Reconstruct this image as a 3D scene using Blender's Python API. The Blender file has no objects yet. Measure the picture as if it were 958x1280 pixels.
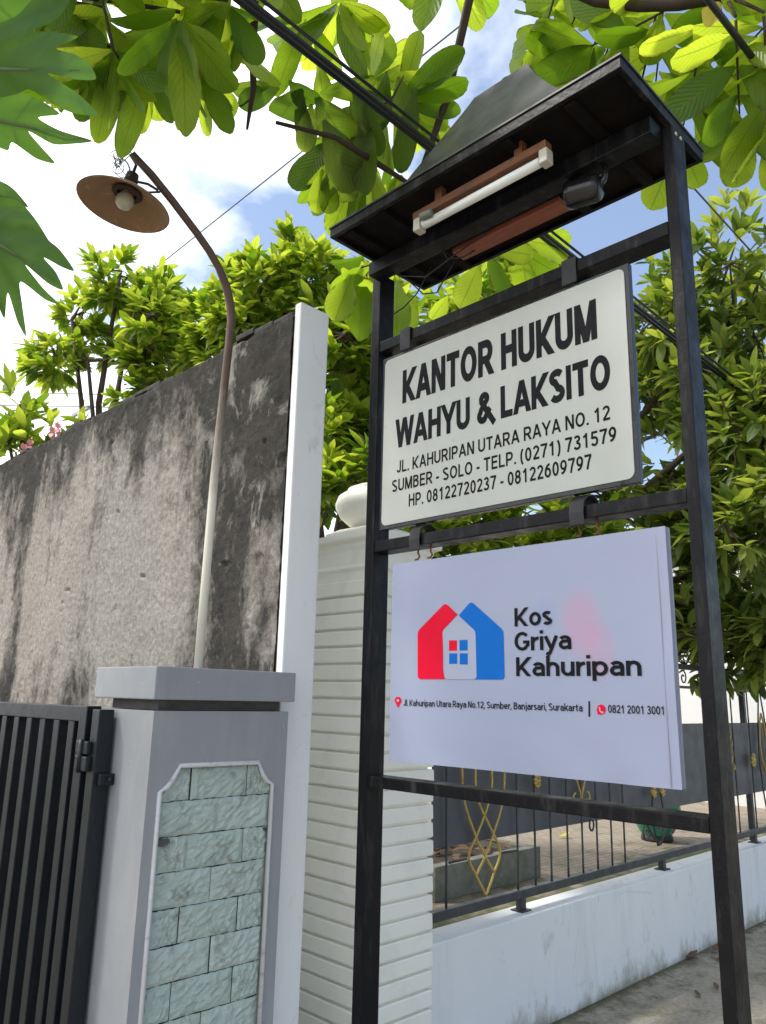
import bpy, bmesh, math, random
from mathutils import Vector, Matrix, noise as mnoise, geometry as mgeo
R = math.radians
random.seed(7)
S = bpy.context.scene
COL = S.collection

# ------------------------------------------------------------------ camera
CAM_Z = 1.5
FPX, CX, CY = 975.0, 479.0, 640.0
PITCH, ROLL, HEAD = R(13.4), math.atan(.024), R(45.2)
def g2w(v):
    return Vector((v[0]*math.sin(HEAD)+v[1]*math.cos(HEAD), -v[0]*math.cos(HEAD)+v[1]*math.sin(HEAD), v[2]))
_f = g2w((0, math.cos(PITCH), math.sin(PITCH)))
_r0 = g2w((1, 0, 0)); _u0 = g2w((0, -math.sin(PITCH), math.cos(PITCH)))
CR = _r0*math.cos(ROLL)+_u0*math.sin(ROLL)
CU = -_r0*math.sin(ROLL)+_u0*math.cos(ROLL)
EYE = Vector((0, 0, CAM_Z))
camd = bpy.data.cameras.new('camera'); cam = bpy.data.objects.new('camera', camd); COL.objects.link(cam)
camd.sensor_fit = 'VERTICAL'; camd.sensor_height = 24.0; camd.lens = FPX/1280*24.0
camd.clip_start = .05; camd.clip_end = 2000
cam.matrix_world = Matrix(((CR.x, CU.x, -_f.x, 0), (CR.y, CU.y, -_f.y, 0), (CR.z, CU.z, -_f.z, CAM_Z), (0, 0, 0, 1)))
S.camera = cam

# ------------------------------------------------------------------ world, sun, exposure
SUN_DIR = Vector((-.46, .40, .80)).normalized()
SUN_EL = math.asin(SUN_DIR.z)
W = bpy.data.worlds.new('World'); S.world = W; W.use_nodes = True
wn, wl = W.node_tree.nodes, W.node_tree.links
bg = wn['Background']
sky = wn.new('ShaderNodeTexSky'); sky.sky_type = 'NISHITA'; sky.sun_disc = False
sky.sun_elevation = SUN_EL; sky.sun_rotation = math.atan2(SUN_DIR.x, SUN_DIR.y)
sky.air_density = 1.0; sky.dust_density = 1.5; sky.ozone_density = 1.0
tc = wn.new('ShaderNodeTexCoord')
sep = wn.new('ShaderNodeSeparateXYZ'); wl.new(tc.outputs['Generated'], sep.inputs[0])
zz = wn.new('ShaderNodeMath'); zz.operation = 'MAXIMUM'; wl.new(sep.outputs[2], zz.inputs[0]); zz.inputs[1].default_value = .0
za = wn.new('ShaderNodeMath'); za.operation = 'ADD'; wl.new(zz.outputs[0], za.inputs[0]); za.inputs[1].default_value = .35
dv = wn.new('ShaderNodeVectorMath'); dv.operation = 'DIVIDE'
wl.new(tc.outputs['Generated'], dv.inputs[0])
cmb = wn.new('ShaderNodeCombineXYZ')
for i in range(3): wl.new(za.outputs[0], cmb.inputs[i])
wl.new(cmb.outputs[0], dv.inputs[1])
cn = wn.new('ShaderNodeTexNoise'); cn.inputs['Scale'].default_value = 2.3; cn.inputs['Detail'].default_value = 7; cn.inputs['Roughness'].default_value = .55
cn.inputs['Distortion'].default_value = .35
wl.new(dv.outputs[0], cn.inputs['Vector'])
# thicker cloud and haze on the side of the sun
dot = wn.new('ShaderNodeVectorMath'); dot.operation = 'DOT_PRODUCT'; wl.new(tc.outputs['Generated'], dot.inputs[0])
dot.inputs[1].default_value = Vector((-.62, .62, .25)).normalized()
ma = wn.new('ShaderNodeMath'); ma.operation = 'MULTIPLY_ADD'; wl.new(dot.outputs['Value'], ma.inputs[0]); ma.inputs[1].default_value = .34
wl.new(cn.outputs[0], ma.inputs[2])
cr = wn.new('ShaderNodeValToRGB'); wl.new(ma.outputs[0], cr.inputs[0])
cr.color_ramp.elements[0].position = .47; cr.color_ramp.elements[0].color = (.04, .04, .04, 1)
cr.color_ramp.elements[1].position = .70; cr.color_ramp.elements[1].color = (1, 1, 1, 1)
mx = wn.new('ShaderNodeMix'); mx.data_type = 'RGBA'
wl.new(cr.outputs[0], mx.inputs['Factor']); wl.new(sky.outputs[0], mx.inputs['A'])
mx.inputs['B'].default_value = (9.6, 9.8, 10.2, 1)
wl.new(mx.outputs['Result'], bg.inputs[0])
bg.inputs[1].default_value = .15
sl = bpy.data.lights.new('sun', 'SUN'); sl.energy = 2.0; sl.angle = R(7); sl.color = (1, .95, .86)
so = bpy.data.objects.new('sun', sl); COL.objects.link(so); so.location = (-4, 4, 9)
so.rotation_euler = (-SUN_DIR).to_track_quat('-Z', 'Y').to_euler()
S.view_settings.view_transform = 'Standard'; S.view_settings.look = 'None'
S.view_settings.gamma = 1.0; S.view_settings.use_curve_mapping = False
S.view_settings.exposure = .68
S.render.engine = 'CYCLES'
try:
    S.cycles.max_bounces = 8; S.cycles.transmission_bounces = 6; S.cycles.diffuse_bounces = 5
    S.cycles.use_denoising = True
except Exception: pass

# ------------------------------------------------------------------ measuring helpers
def ray(x, y):
    return (_f*FPX + CR*(x-CX) - CU*(y-CY)).normalized()
def on(x, y, ax, val):
    d = ray(x, y); return EYE + d*((val-EYE[ax])/d[ax])
def far(x, y, t):
    return EYE + ray(x, y)*t

# ------------------------------------------------------------------ scene helpers
OFF = {}
def thing(name, label, cat, loc, group=None):
    o = bpy.data.objects.new(name, None); COL.objects.link(o); o.location = loc; o.empty_display_size = .1
    o['label'] = label; o['category'] = cat
    if group: o['group'] = group
    OFF[o.name] = Vector(loc); return o
def tag(o, label, cat, group=None, kind=None):
    o['label'] = label; o['category'] = cat
    if group: o['group'] = group
    if kind: o['kind'] = kind
    return o
class MB:
    def __init__(s): s.v = []; s.f = []; s.uv = []; s.rn = []; s.sm = []; s.has_uv = False
    def add(s, vs, fs, smooth=False):
        n = len(s.v); s.v += [Vector(p) for p in vs]; s.f += [tuple(i+n for i in f) for f in fs]; s.sm += [smooth]*len(fs); return s
    def box(s, lo, hi, bev=0.0, M=None):
        lo = Vector(lo); hi = Vector(hi)
        bm = bmesh.new(); bmesh.ops.create_cube(bm, size=1)
        c = (lo+hi)/2; d = hi-lo
        for v in bm.verts: v.co = Vector((v.co.x*d.x, v.co.y*d.y, v.co.z*d.z))
        if bev > 0: bmesh.ops.bevel(bm, geom=list(bm.edges), offset=bev, segments=2, profile=.6, affect='EDGES')
        for v in bm.verts:
            v.co = (M @ v.co if M is not None else v.co) + c
        bm.verts.index_update(); s.add([v.co.copy() for v in bm.verts], [[v.index for v in f.verts] for f in bm.faces]); bm.free(); return s
    def tube(s, pts, rad, n=8, cap=True, smooth=True):
        pts = [Vector(p) for p in pts]; rad = rad if isinstance(rad, (list, tuple)) else [rad]*len(pts)
        m = len(pts); rings = []; prev = None
        for i in range(m):
            t = (pts[min(i+1, m-1)]-pts[max(i-1, 0)])
            t = t.normalized() if t.length > 1e-9 else Vector((0, 0, 1))
            if prev is None:
                a = Vector((0, 0, 1)) if abs(t.z) < .9 else Vector((1, 0, 0))
                x = t.cross(a).normalized()
            else:
                x = (prev - t*prev.dot(t)).normalized()
            prev = x; y = t.cross(x)
            rings.append([pts[i]+(x*math.cos(2*math.pi*k/n)+y*math.sin(2*math.pi*k/n))*rad[i] for k in range(n)])
        vs = [p for r in rings for p in r]; fs = []
        for i in range(m-1):
            for k in range(n):
                fs.append((i*n+k, i*n+(k+1) % n, (i+1)*n+(k+1) % n, (i+1)*n+k))
        if cap: fs += [tuple(range(n-1, -1, -1)), tuple((m-1)*n+k for k in range(n))]
        return s.add(vs, fs, smooth)
    def lathe(s, c, prof, n=24, axis=None, smooth=True):
        c = Vector(c); q = Vector((0, 0, 1)).rotation_difference(Vector(axis).normalized()) if axis is not None else None
        vs = []; fs = []
        for r, z in prof:
            for k in range(n):
                p = Vector((r*math.cos(2*math.pi*k/n), r*math.sin(2*math.pi*k/n), z))
                vs.append(c+(q @ p if q else p))
        for i in range(len(prof)-1):
            for k in range(n): fs.append((i*n+k, i*n+(k+1) % n, (i+1)*n+(k+1) % n, (i+1)*n+k))
        return s.add(vs, fs, smooth)
    def prism(s, poly, off):
        poly = [Vector(p) for p in poly]; off = Vector(off); n = len(poly)
        vs = poly+[p+off for p in poly]
        fs = [tuple(range(n-1, -1, -1)), tuple(range(n, 2*n))]+[(k, (k+1) % n, n+(k+1) % n, n+k) for k in range(n)]
        return s.add(vs, fs)
    def sqloft(s, cx, cy, prof, hy=None):
        vs = []; fs = []
        for h, z in prof:
            b = h if hy is None else h+hy
            vs += [(cx-h, cy-b, z), (cx+h, cy-b, z), (cx+h, cy+b, z), (cx-h, cy+b, z)]
        m = len(prof)
        for i in range(m-1):
            for k in range(4): fs.append((i*4+k, i*4+(k+1) % 4, i*4+4+(k+1) % 4, i*4+4+k))
        fs += [(3, 2, 1, 0), tuple((m-1)*4+k for k in range(4))]
        return s.add(vs, fs)
    def leaf(s, B, T, N, w, curl=.12, fold=.18, nseg=6, shape='ell', rnd=None):
        s.has_uv = True
        B = Vector(B); T = Vector(T); ax = T-B; L = ax.length
        if L < 1e-6: return s
        ax.normalize(); N = Vector(N); N = N-ax*N.dot(ax)
        if N.length < 1e-4: N = ax.orthogonal()
        N.normalize(); side = ax.cross(N)
        rnd = random.random() if rnd is None else rnd
        n0 = len(s.v); tw = random.uniform(-.25, .25)
        TS = [i/nseg for i in range(nseg+1)]
        if shape == 'ob' and nseg >= 8: TS = [0, .08, .2, .35, .5, .65, .78, .88, .95, 1][:nseg+1] if nseg == 9 else TS
        for i in range(nseg+1):
            t = TS[i]
            if shape == 'ell': h = (math.sin(math.pi*min(1, t**.9*.95+.03)))**.62
            elif shape == 'ob': h = .06+.94*math.sin(math.pi*.5*min(1, t/.66))**1.05 if t < .66 else math.sqrt(max(0, 1-((t-.66)/.352)**2.3))
            else: h = math.sin(math.pi*min(1, t**.8))**1.1
            h = max(0, h)*w*.5
            if i == nseg: h = w*(.09 if shape == 'ob' else .05)
            if i == 0: h = w*.05
            c = B+ax*(t*L)-N*(curl*L*(t*t-.15*t))
            a = tw*t; sd = side*math.cos(a)+N*math.sin(a)
            wob = random.uniform(-.04, .04)*w
            for q, u in ((-1, 0), (0, .5), (1, 1)):
                s.v.append(c+sd*(q*h)+N*(abs(q)*fold*h+(wob if q else 0))); s.uv.append((u, t)); s.rn.append(rnd)
        for i in range(nseg):
            for k in range(2):
                a = n0+i*3+k; s.f.append((a, a+1, a+4, a+3)); s.sm.append(True)
        return s
    def build(s, name, mat, parent=None, loc=None):
        off = OFF[parent.name] if parent is not None else Vector(loc if loc is not None else (0, 0, 0))
        me = bpy.data.meshes.new(name)
        me.from_pydata([tuple(v-off) for v in s.v], [], s.f)
        me.polygons.foreach_set('use_smooth', s.sm)
        if s.has_uv:
            if len(s.uv) < len(s.v):
                k = len(s.v)-len(s.uv); s.uv += [(.5, .5)]*k; s.rn += [.5]*k
            u1 = me.uv_layers.new(name='UVMap'); u2 = me.uv_layers.new(name='Rnd')
            a = []; b = []
            for lp in me.loops:
                a += s.uv[lp.vertex_index]; b += (s.rn[lp.vertex_index], 0.0)
            u1.data.foreach_set('uv', a); u2.data.foreach_set('uv', b)
        me.materials.append(mat); me.update()
        o = bpy.data.objects.new(name, me); COL.objects.link(o)
        if parent is not None: o.parent = parent
        else: o.location = off
        OFF[o.name] = off
        return o

def rv(a=1.0): return Vector((random.uniform(-a, a), random.uniform(-a, a), random.uniform(-a, a)))
# ------------------------------------------------------------------ materials
def newmat(name):
    m = bpy.data.materials.new(name); m.use_nodes = True
    n = m.node_tree.nodes; l = m.node_tree.links
    return m, n, l, n['Principled BSDF']
def ramp(n, l, src, stops):
    r = n.new('ShaderNodeValToRGB'); l.new(src, r.inputs[0]); e = r.color_ramp.elements
    e.remove(e[1])
    for k, (p, c) in enumerate(stops):
        el = e[0] if k == 0 else e.new(p)
        if k == 0: el.position = p
        el.color = (c, c, c, 1) if isinstance(c, (int, float)) else (*c, 1)
    return r.outputs[0]
def noise(n, l, scale, detail=5, rough=.55, stretch=None, dist=0.0, coord='Object'):
    t = n.new('ShaderNodeTexCoord'); nz = n.new('ShaderNodeTexNoise')
    nz.inputs['Scale'].default_value = scale; nz.inputs['Detail'].default_value = detail; nz.inputs['Roughness'].default_value = rough
    nz.inputs['Distortion'].default_value = dist
    mp = n.new('ShaderNodeMapping'); l.new(t.outputs[coord], mp.inputs[0])
    if stretch: mp.inputs['Scale'].default_value = stretch
    l.new(mp.outputs[0], nz.inputs['Vector']); return nz.outputs[0]
def mixc(n, l, fac, a, b, mode='MIX'):
    m = n.new('ShaderNodeMix'); m.data_type = 'RGBA'; m.blend_type = mode
    for k, v in (('Factor', fac), ('A', a), ('B', b)):
        if isinstance(v, (int, float)): m.inputs[k].default_value = v if k == 'Factor' else (v, v, v, 1)
        elif isinstance(v, tuple): m.inputs[k].default_value = (*v, 1)
        else: l.new(v, m.inputs[k])
    return m.outputs['Result']
def math_(n, l, op, a, b=None, c=None):
    m = n.new('ShaderNodeMath'); m.operation = op
    for i, v in enumerate((a, b, c)):
        if v is None: continue
        if isinstance(v, (int, float)): m.inputs[i].default_value = v
        else: l.new(v, m.inputs[i])
    return m.outputs[0]
def bump(n, l, p, h, strength=.3, dist=.01):
    b = n.new('ShaderNodeBump'); b.inputs['Strength'].default_value = strength; b.inputs['Distance'].default_value = dist
    l.new(h, b.inputs['Height']); l.new(b.outputs[0], p.inputs['Normal'])
def paint(name, col, rough=.5, var=.25, dirt=None, dirt_amt=.5, scale=6, metallic=0, bmp=.08, bscale=90, spec=.5, stretch=None, lo=.45, hi=.75):
    m, n, l, p = newmat(name)
    f = noise(n, l, scale, 6, .6, stretch)
    dk = tuple(c*(1-var) for c in col)
    c = mixc(n, l, f, dk, tuple(min(1, x*(1+var*.5)) for x in col))
    if name == 'blue grey paint':
        dp = ramp(n, l, noise(n, l, 7, 8, .7, (1, 1, .07), .2), [(.56, 0), (.70, .35)]); c = mixc(n, l, dp, c, (.17, .17, .165))
        sc_ = ramp(n, l, noise(n, l, 30, 6, .75, (1, 1, .5), 1.5), [(.66, 0), (.70, .6)]); c = mixc(n, l, sc_, c, (.55, .55, .54))
    if dirt:
        d = noise(n, l, scale*1.7, 8, .65, stretch, .3)
        c = mixc(n, l, math_(n, l, 'MULTIPLY', ramp(n, l, d, [(lo, 0), (hi, 1)]), dirt_amt), c, dirt)
    l.new(c, p.inputs['Base Color'])
    rr = ramp(n, l, noise(n, l, scale*3, 4), [(.3, max(.05, rough-.12)), (.7, min(1, rough+.12))]); l.new(rr, p.inputs['Roughness'])
    p.inputs['Metallic'].default_value = metallic; p.inputs['Specular IOR Level'].default_value = spec
    if bmp: bump(n, l, p, noise(n, l, bscale, 3), bmp, .004)
    return m
M = {}
M['black_wood'] = paint('black painted timber', (.0075, .0075, .009), .40, .4, (.10, .094, .088), .42, 5, bmp=.30, bscale=60, stretch=(3, 3, .6), lo=.52, hi=.80, spec=.16)
M['black_steel'] = paint('black painted steel', (.014, .014, .016), .22, .3, (.06, .055, .05), .3, 9, bmp=.06, lo=.55, hi=.8, spec=.5)
M['roof_sheet'] = paint('black roof sheet', (.012, .012, .013), .45, .3, (.06, .06, .058), .35, 4, bmp=.05, bscale=20)
M['soffit'] = paint('black soffit board', (.006, .0055, .0055), .8, .4, (.030, .010, .007), .4, 6, spec=.15)
M['rust_wood'] = paint('red brown timber', (.28, .075, .04), .6, .4, (.06, .03, .02), .5, 8, stretch=(4, .6, 4))
M['rust_metal'] = paint('rusted fitting', (.20, .075, .028), .65, .45, (.05, .03, .02), .8, 11, stretch=(1, .4, 1))
M['tube_glass'] = paint('white glass tube', (.82, .83, .80), .2, .05, bmp=0)
M['cap_plastic'] = paint('yellowed plastic', (.5, .48, .40), .45, .2)
M['starter'] = paint('grey green plastic', (.16, .18, .14), .5, .3)
M['gate_paint'] = paint('dark gate paint', (.011, .014, .018), .36, .35, (.09, .09, .08), .3, 7, bmp=.08, stretch=(2, 2, .5), lo=.55, hi=.9, spec=.35)
M['fence_paint'] = paint('grey black fence paint', (.035, .038, .044), .45, .3, (.12, .12, .115), .4, 8)
M['fence_sheet'] = paint('dark grey sheet steel', (.075, .080, .092), .5, .18, (.13, .13, .13), .4, 3, lo=.5, hi=.8)
M['gold'] = paint('gold paint', (.56, .40, .10), .42, .25, (.16, .10, .03), .5, 30, metallic=.25)
def plaster_mat():
    m, n, l, p = newmat('white plaster')
    t = n.new('ShaderNodeTexCoord'); sp_ = n.new('ShaderNodeSeparateXYZ'); l.new(t.outputs['Object'], sp_.inputs[0])
    c = mixc(n, l, noise(n, l, 2.4, 7, .65, (1, 1, .4)), (.72, .73, .73), (.86, .86, .855))
    dr = ramp(n, l, noise(n, l, 5.5, 8, .7, (1, 1, .10), .3), [(.55, 0), (.72, .40)]); c = mixc(n, l, dr, c, (.47, .48, .45))
    sm = ramp(n, l, noise(n, l, 13, 8, .75, None, .8), [(.60, 0), (.70, .35)]); c = mixc(n, l, sm, c, (.50, .50, .47))
    mr = n.new('ShaderNodeMapRange'); l.new(sp_.outputs[2], mr.inputs[0]); mr.inputs[1].default_value = 0; mr.inputs[2].default_value = .5
    ft = math_(n, l, 'ADD', ramp(n, l, mr.outputs[0], [(0, .36), (.10, .17), (.28, .02), (1, .0)]), noise(n, l, 7, 8, .7, (1, 1, .5)))
    c = mixc(n, l, ramp(n, l, ft, [(.60, 0), (.86, .8)]), c, (.21, .20, .12))
    vo = n.new('ShaderNodeTexVoronoi'); vo.feature = 'DISTANCE_TO_EDGE'; vo.inputs['Scale'].default_value = 1.3
    wp = n.new('ShaderNodeMix'); wp.data_type = 'VECTOR'; wp.inputs['Factor'].default_value = .22; l.new(t.outputs['Object'], wp.inputs['A'])
    nz = n.new('ShaderNodeTexNoise'); nz.inputs['Scale'].default_value = 3; nz.inputs['Detail'].default_value = 6; l.new(t.outputs['Object'], nz.inputs['Vector']); l.new(nz.outputs['Color'], wp.inputs['B']); l.new(wp.outputs['Result'] if 'Result' in wp.outputs else wp.outputs[1], vo.inputs['Vector'])
    ck = math_(n, l, 'MULTIPLY', ramp(n, l, vo.outputs['Distance'], [(0, 1), (.006, 0)]), ramp(n, l, noise(n, l, 1.7, 2), [(.54, 0), (.60, .22)])); c = mixc(n, l, ck, c, (.30, .30, .28))
    l.new(c, p.inputs['Base Color']); p.inputs['Roughness'].default_value = .75
    bump(n, l, p, math_(n, l, 'ADD', noise(n, l, 70, 4), math_(n, l, 'MULTIPLY', noise(n, l, 6, 4), 2.0)), .14, .006); return m
M['white_plaster'] = plaster_mat()
M['column_paint'] = paint('off white column paint', (.90, .88, .79), .6, .05, (.60, .58, .49), .45, 3.2, bmp=.12, bscale=60, stretch=(1, 1, .7), lo=.52, hi=.78)
M['pier_paint'] = paint('blue grey paint', (.265, .275, .292), .55, .10, (.42, .42, .41), .35, 4, bmp=.07, bscale=60, stretch=(1, 1, .4), lo=.5, hi=.8)
M['neck'] = paint('dark neck', (.10, .095, .09), .9, .4, (.03, .03, .03), .6, 20)  # dark colour for the groove under the pier cap
M['bead'] = paint('pale grey bead', (.55, .56, .57), .6, .15, (.10, .09, .08), .6, 18, lo=.55, hi=.75)
M['joint'] = paint('dirty joint', (.10, .105, .095), .95, .5, (.02, .02, .018), .8, 12)
M['house_wall'] = paint('white house wall', (.80, .80, .79), .8, .05)
M['roof_tile'] = paint('clay roof tile', (.30, .12, .07), .8, .3)
M['cable'] = paint('black cable', (.012, .012, .014), .45, .2, bmp=0)
M['wire'] = paint('grey wire', (.10, .10, .11), .5, .2, bmp=0)
M['bulb'] = paint('milky bulb', (.50, .47, .38), .35, .15, bmp=0)
M['pot'] = paint('green glazed ceramic', (.018, .28, .15), .16, .25, (.02, .05, .03), .5, 12, bmp=0)
M['pot_base'] = paint('dark pot foot', (.05, .04, .03), .7, .5)
M['cement'] = paint('mossy cement', (.26, .255, .23), .9, .3, (.10, .12, .05), .7, 7, bmp=.3, bscale=40, lo=.42, hi=.66)
M['soil'] = paint('litter and soil', (.045, .032, .022), .95, .5, (.16, .12, .09), .5, 25)
M['bark'] = paint('brown bark', (.12, .085, .06), .9, .4, (.05, .04, .035), .6, 12, bmp=.6, bscale=35, stretch=(2, 2, .5))
M['dark_twig'] = paint('dark twig bark', (.055, .036, .026), .85, .4, bmp=.4, bscale=60)
M['letter_black'] = paint('black lettering', (.006, .006, .008), .6, .1, bmp=0, spec=.15)
M['logo_red'] = paint('red print', (.72, .002, .030), .6, .05, bmp=0, spec=.15)
M['logo_blue'] = paint('blue print', (.003, .13, .50), .6, .05, bmp=0, spec=.15)
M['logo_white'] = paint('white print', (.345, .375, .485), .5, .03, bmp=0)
M['strap'] = paint('black rubber strap', (.02, .02, .022), .6, .3)
M['pole_far'] = paint('concrete pole', (.4, .4, .38), .8, .2)
M['dead_leaf'] = paint('dry leaf', (.15, .08, .04), .7, .4)
M['yellow_leaf'] = paint('yellow fallen leaf', (.55, .48, .05), .6, .2)
M['pink'] = paint('pink petals', (.80, .33, .36), .6, .2, bmp=0)

def leafmat(name, dark, light, tdark, tlight, veins=11, trans=.5, gloss=.38, holes=0.0, edge=0.0):
    m, n, l, p = newmat(name)
    uv = n.new('ShaderNodeUVMap'); uv.uv_map = 'UVMap'; sx = n.new('ShaderNodeSeparateXYZ'); l.new(uv.outputs[0], sx.inputs[0])
    ru = n.new('ShaderNodeUVMap'); ru.uv_map = 'Rnd'; rs = n.new('ShaderNodeSeparateXYZ'); l.new(ru.outputs[0], rs.inputs[0])
    au = math_(n, l, 'ABSOLUTE', math_(n, l, 'SUBTRACT', sx.outputs[0], .5))
    ph = math_(n, l, 'MULTIPLY_ADD', au, -veins*.55, math_(n, l, 'MULTIPLY', sx.outputs[1], veins))
    fr = math_(n, l, 'ABSOLUTE', math_(n, l, 'SUBTRACT', math_(n, l, 'FRACT', ph), .5))
    vein = math_(n, l, 'MAXIMUM', ramp(n, l, fr, [(.0, 1), (.09, 0)]), ramp(n, l, au, [(.012, 1), (.035, 0)]))
    big = noise(n, l, 9, 3, .6)
    r = math_(n, l, 'MULTIPLY_ADD', big, .5, math_(n, l, 'MULTIPLY_ADD', rs.outputs[0], 1.15, -.35))
    r = math_(n, l, 'MINIMUM', math_(n, l, 'MAXIMUM', r, 0.0), 1.0)
    bc = mixc(n, l, r, dark, light); tcx = mixc(n, l, r, tdark, tlight)
    bc = mixc(n, l, math_(n, l, 'MULTIPLY', vein, .45), bc, tuple(min(1, x*1.9+.01) for x in light))
    tcx = mixc(n, l, math_(n, l, 'MULTIPLY', vein, .55), tcx, tuple(x*.5 for x in tdark))
    pillow = ramp(n, l, fr, [(.0, 0), (.5, 1)])
    if edge:
        em = math_(n, l, 'MULTIPLY', ramp(n, l, au, [(.40, 0), (.49, 1)]), ramp(n, l, noise(n, l, 14, 4), [(.5, 0), (.6, edge)]))
        bc = mixc(n, l, em, bc, (.10, .055, .02)); tcx = mixc(n, l, em, tcx, (.12, .05, .01))
    l.new(bc, p.inputs['Base Color']); p.inputs['Roughness'].default_value = gloss; p.inputs['Specular IOR Level'].default_value = .5
    b = n.new('ShaderNodeBump'); b.inputs['Strength'].default_value = .35; b.inputs['Distance'].default_value = .006
    l.new(pillow, b.inputs['Height']); l.new(b.outputs[0], p.inputs['Normal'])
    t = n.new('ShaderNodeBsdfTranslucent'); l.new(tcx, t.inputs[0])
    ms = n.new('ShaderNodeMixShader'); ms.inputs[0].default_value = trans
    l.new(p.outputs[0], ms.inputs[1]); l.new(t.outputs[0], ms.inputs[2])
    l.new(ms.outputs[0], n['Material Output'].inputs[0]); return m
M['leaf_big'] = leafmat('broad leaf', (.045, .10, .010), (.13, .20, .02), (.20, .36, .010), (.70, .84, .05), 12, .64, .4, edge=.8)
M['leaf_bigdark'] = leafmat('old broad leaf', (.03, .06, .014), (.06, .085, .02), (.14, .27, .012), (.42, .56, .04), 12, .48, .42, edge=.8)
M['leaf_tree'] = leafmat('garden tree leaf', (.045, .085, .022), (.18, .23, .065), (.12, .22, .015), (.66, .76, .08), 9, .45, .38)
M['leaf_tree_b'] = leafmat('hedge tree leaf', (.045, .095, .014), (.19, .26, .04), (.22, .40, .012), (.85, .95, .07), 8, .52, .38)
M['leaf_deep'] = leafmat('lobed leaf', (.05, .10, .035), (.08, .15, .045), (.07, .17, .02), (.14, .30, .03), 5, .42, .5)
M['leaf_grass'] = leafmat('bed plant leaf', (.05, .09, .02), (.12, .17, .04), (.14, .24, .02), (.3, .42, .05), 5, .4, .5)

def concrete_wall_mat():
    m, n, l, p = newmat('weathered cement render')
    t = n.new('ShaderNodeTexCoord'); s = n.new('ShaderNodeSeparateXYZ'); l.new(t.outputs['Object'], s.inputs[0])
    Y, Z = s.outputs[1], s.outputs[2]
    def band(src, lo, hi, stops):
        mr = n.new('ShaderNodeMapRange'); l.new(src, mr.inputs[0]); mr.inputs[1].default_value = lo; mr.inputs[2].default_value = hi
        return ramp(n, l, mr.outputs[0], stops)
    def con(src, k): return math_(n, l, 'MULTIPLY_ADD', math_(n, l, 'SUBTRACT', src, .5), k, .5)
    yw = lambda px, py: on(px, py, 0, 1.752).y-2.30
    base = mixc(n, l, con(noise(n, l, 2.2, 8, .65), 1.8), (.25, .21, .18), (.46, .405, .355))
    base = mixc(n, l, con(noise(n, l, 1.1, 5, .6, (1, 1, .35)), 2.0), base, (.33, .32, .29))
    base = mixc(n, l, 1.0, base, ramp(n, l, noise(n, l, 46, 9, .8), [(.36, .60), (.60, 1.12)]), 'MULTIPLY')
    streak = con(noise(n, l, 3.0, 6, .6, (1, 1, .13), .3), 1.7)
    blotch = con(noise(n, l, 4.2, 8, .68, (1, 1, .6), .5), 1.8)
    grain = con(noise(n, l, 17, 8, .72, (1, 1, .7), .4), 1.3)
    wob = math_(n, l, 'ADD', math_(n, l, 'MULTIPLY', streak, .40), math_(n, l, 'MULTIPLY_ADD', blotch, .30, math_(n, l, 'MULTIPLY', grain, .30)))
    top = band(Z, 1.5, 3.0, [(0, 0), (.40, .0), (.62, .06), (.80, .15), (.94, .26), (1.0, .42)])
    ye = yw(262, 650); end = band(Y, 0, 1.5, [(0, .20), (max(.05, ye*.55)/1.5, .19), (ye*1.0/1.5, .12), (ye*1.5/1.5, .03), (.75, 0), (1, 0)])
    y0, y1 = yw(120, 560), yw(52, 600); ys_ = yw(40, 640)
    new = band(Y, y0-.2, y1+.1, [(0, 0), (.18, 0), (.30, -.35), (.90, -.35), (.98, 0), (1, 0)])
    new = math_(n, l, 'MULTIPLY', new, band(Z, 2.2, 2.75, [(0, 0), (.4, .3), (1, 1)]))
    run = band(Y, ys_-.25, ys_+.35, [(0, 0), (.22, .02), (.40, .22), (.58, .20), (.75, .06), (1, 0)])
    low = band(Z, 1.5, 1.95, [(0, .10), (.5, .0), (1, 0)])
    msk = math_(n, l, 'ADD', math_(n, l, 'ADD', wob, top), math_(n, l, 'ADD', math_(n, l, 'ADD', end, run), math_(n, l, 'ADD', new, low)))
    mm = ramp(n, l, msk, [(.56, 0), (.64, .45), (.74, 1)])
    dark = mixc(n, l, con(noise(n, l, 9, 9, .75), 2.4), (.005, .005, .005), (.052, .048, .042))
    c = mixc(n, l, math_(n, l, 'MULTIPLY', mm, .93), base, dark)
    pale = math_(n, l, 'MULTIPLY', ramp(n, l, noise(n, l, 6, 8, .7, (1, 1, .7), .6), [(.56, 0), (.66, .75)]), band(Y, 0, 1.5, [(0, 1), (.3, .8), (.6, .25), (1, .3)]))
    c = mixc(n, l, pale, c, (.42, .40, .36))
    l.new(c, p.inputs['Base Color']); p.inputs['Roughness'].default_value = .95; p.inputs['Specular IOR Level'].default_value = .2
    b1 = n.new('ShaderNodeBump'); b1.inputs['Strength'].default_value = .8; b1.inputs['Distance'].default_value = .012
    l.new(noise(n, l, 60, 8, .75), b1.inputs['Height']); l.new(b1.outputs[0], p.inputs['Normal']); return m
M['render'] = concrete_wall_mat()
M['coping'] = paint('black algae coping', (.035, .033, .03), .95, .5, (.12, .11, .10), .6, 14, bmp=.6, bscale=40)

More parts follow.
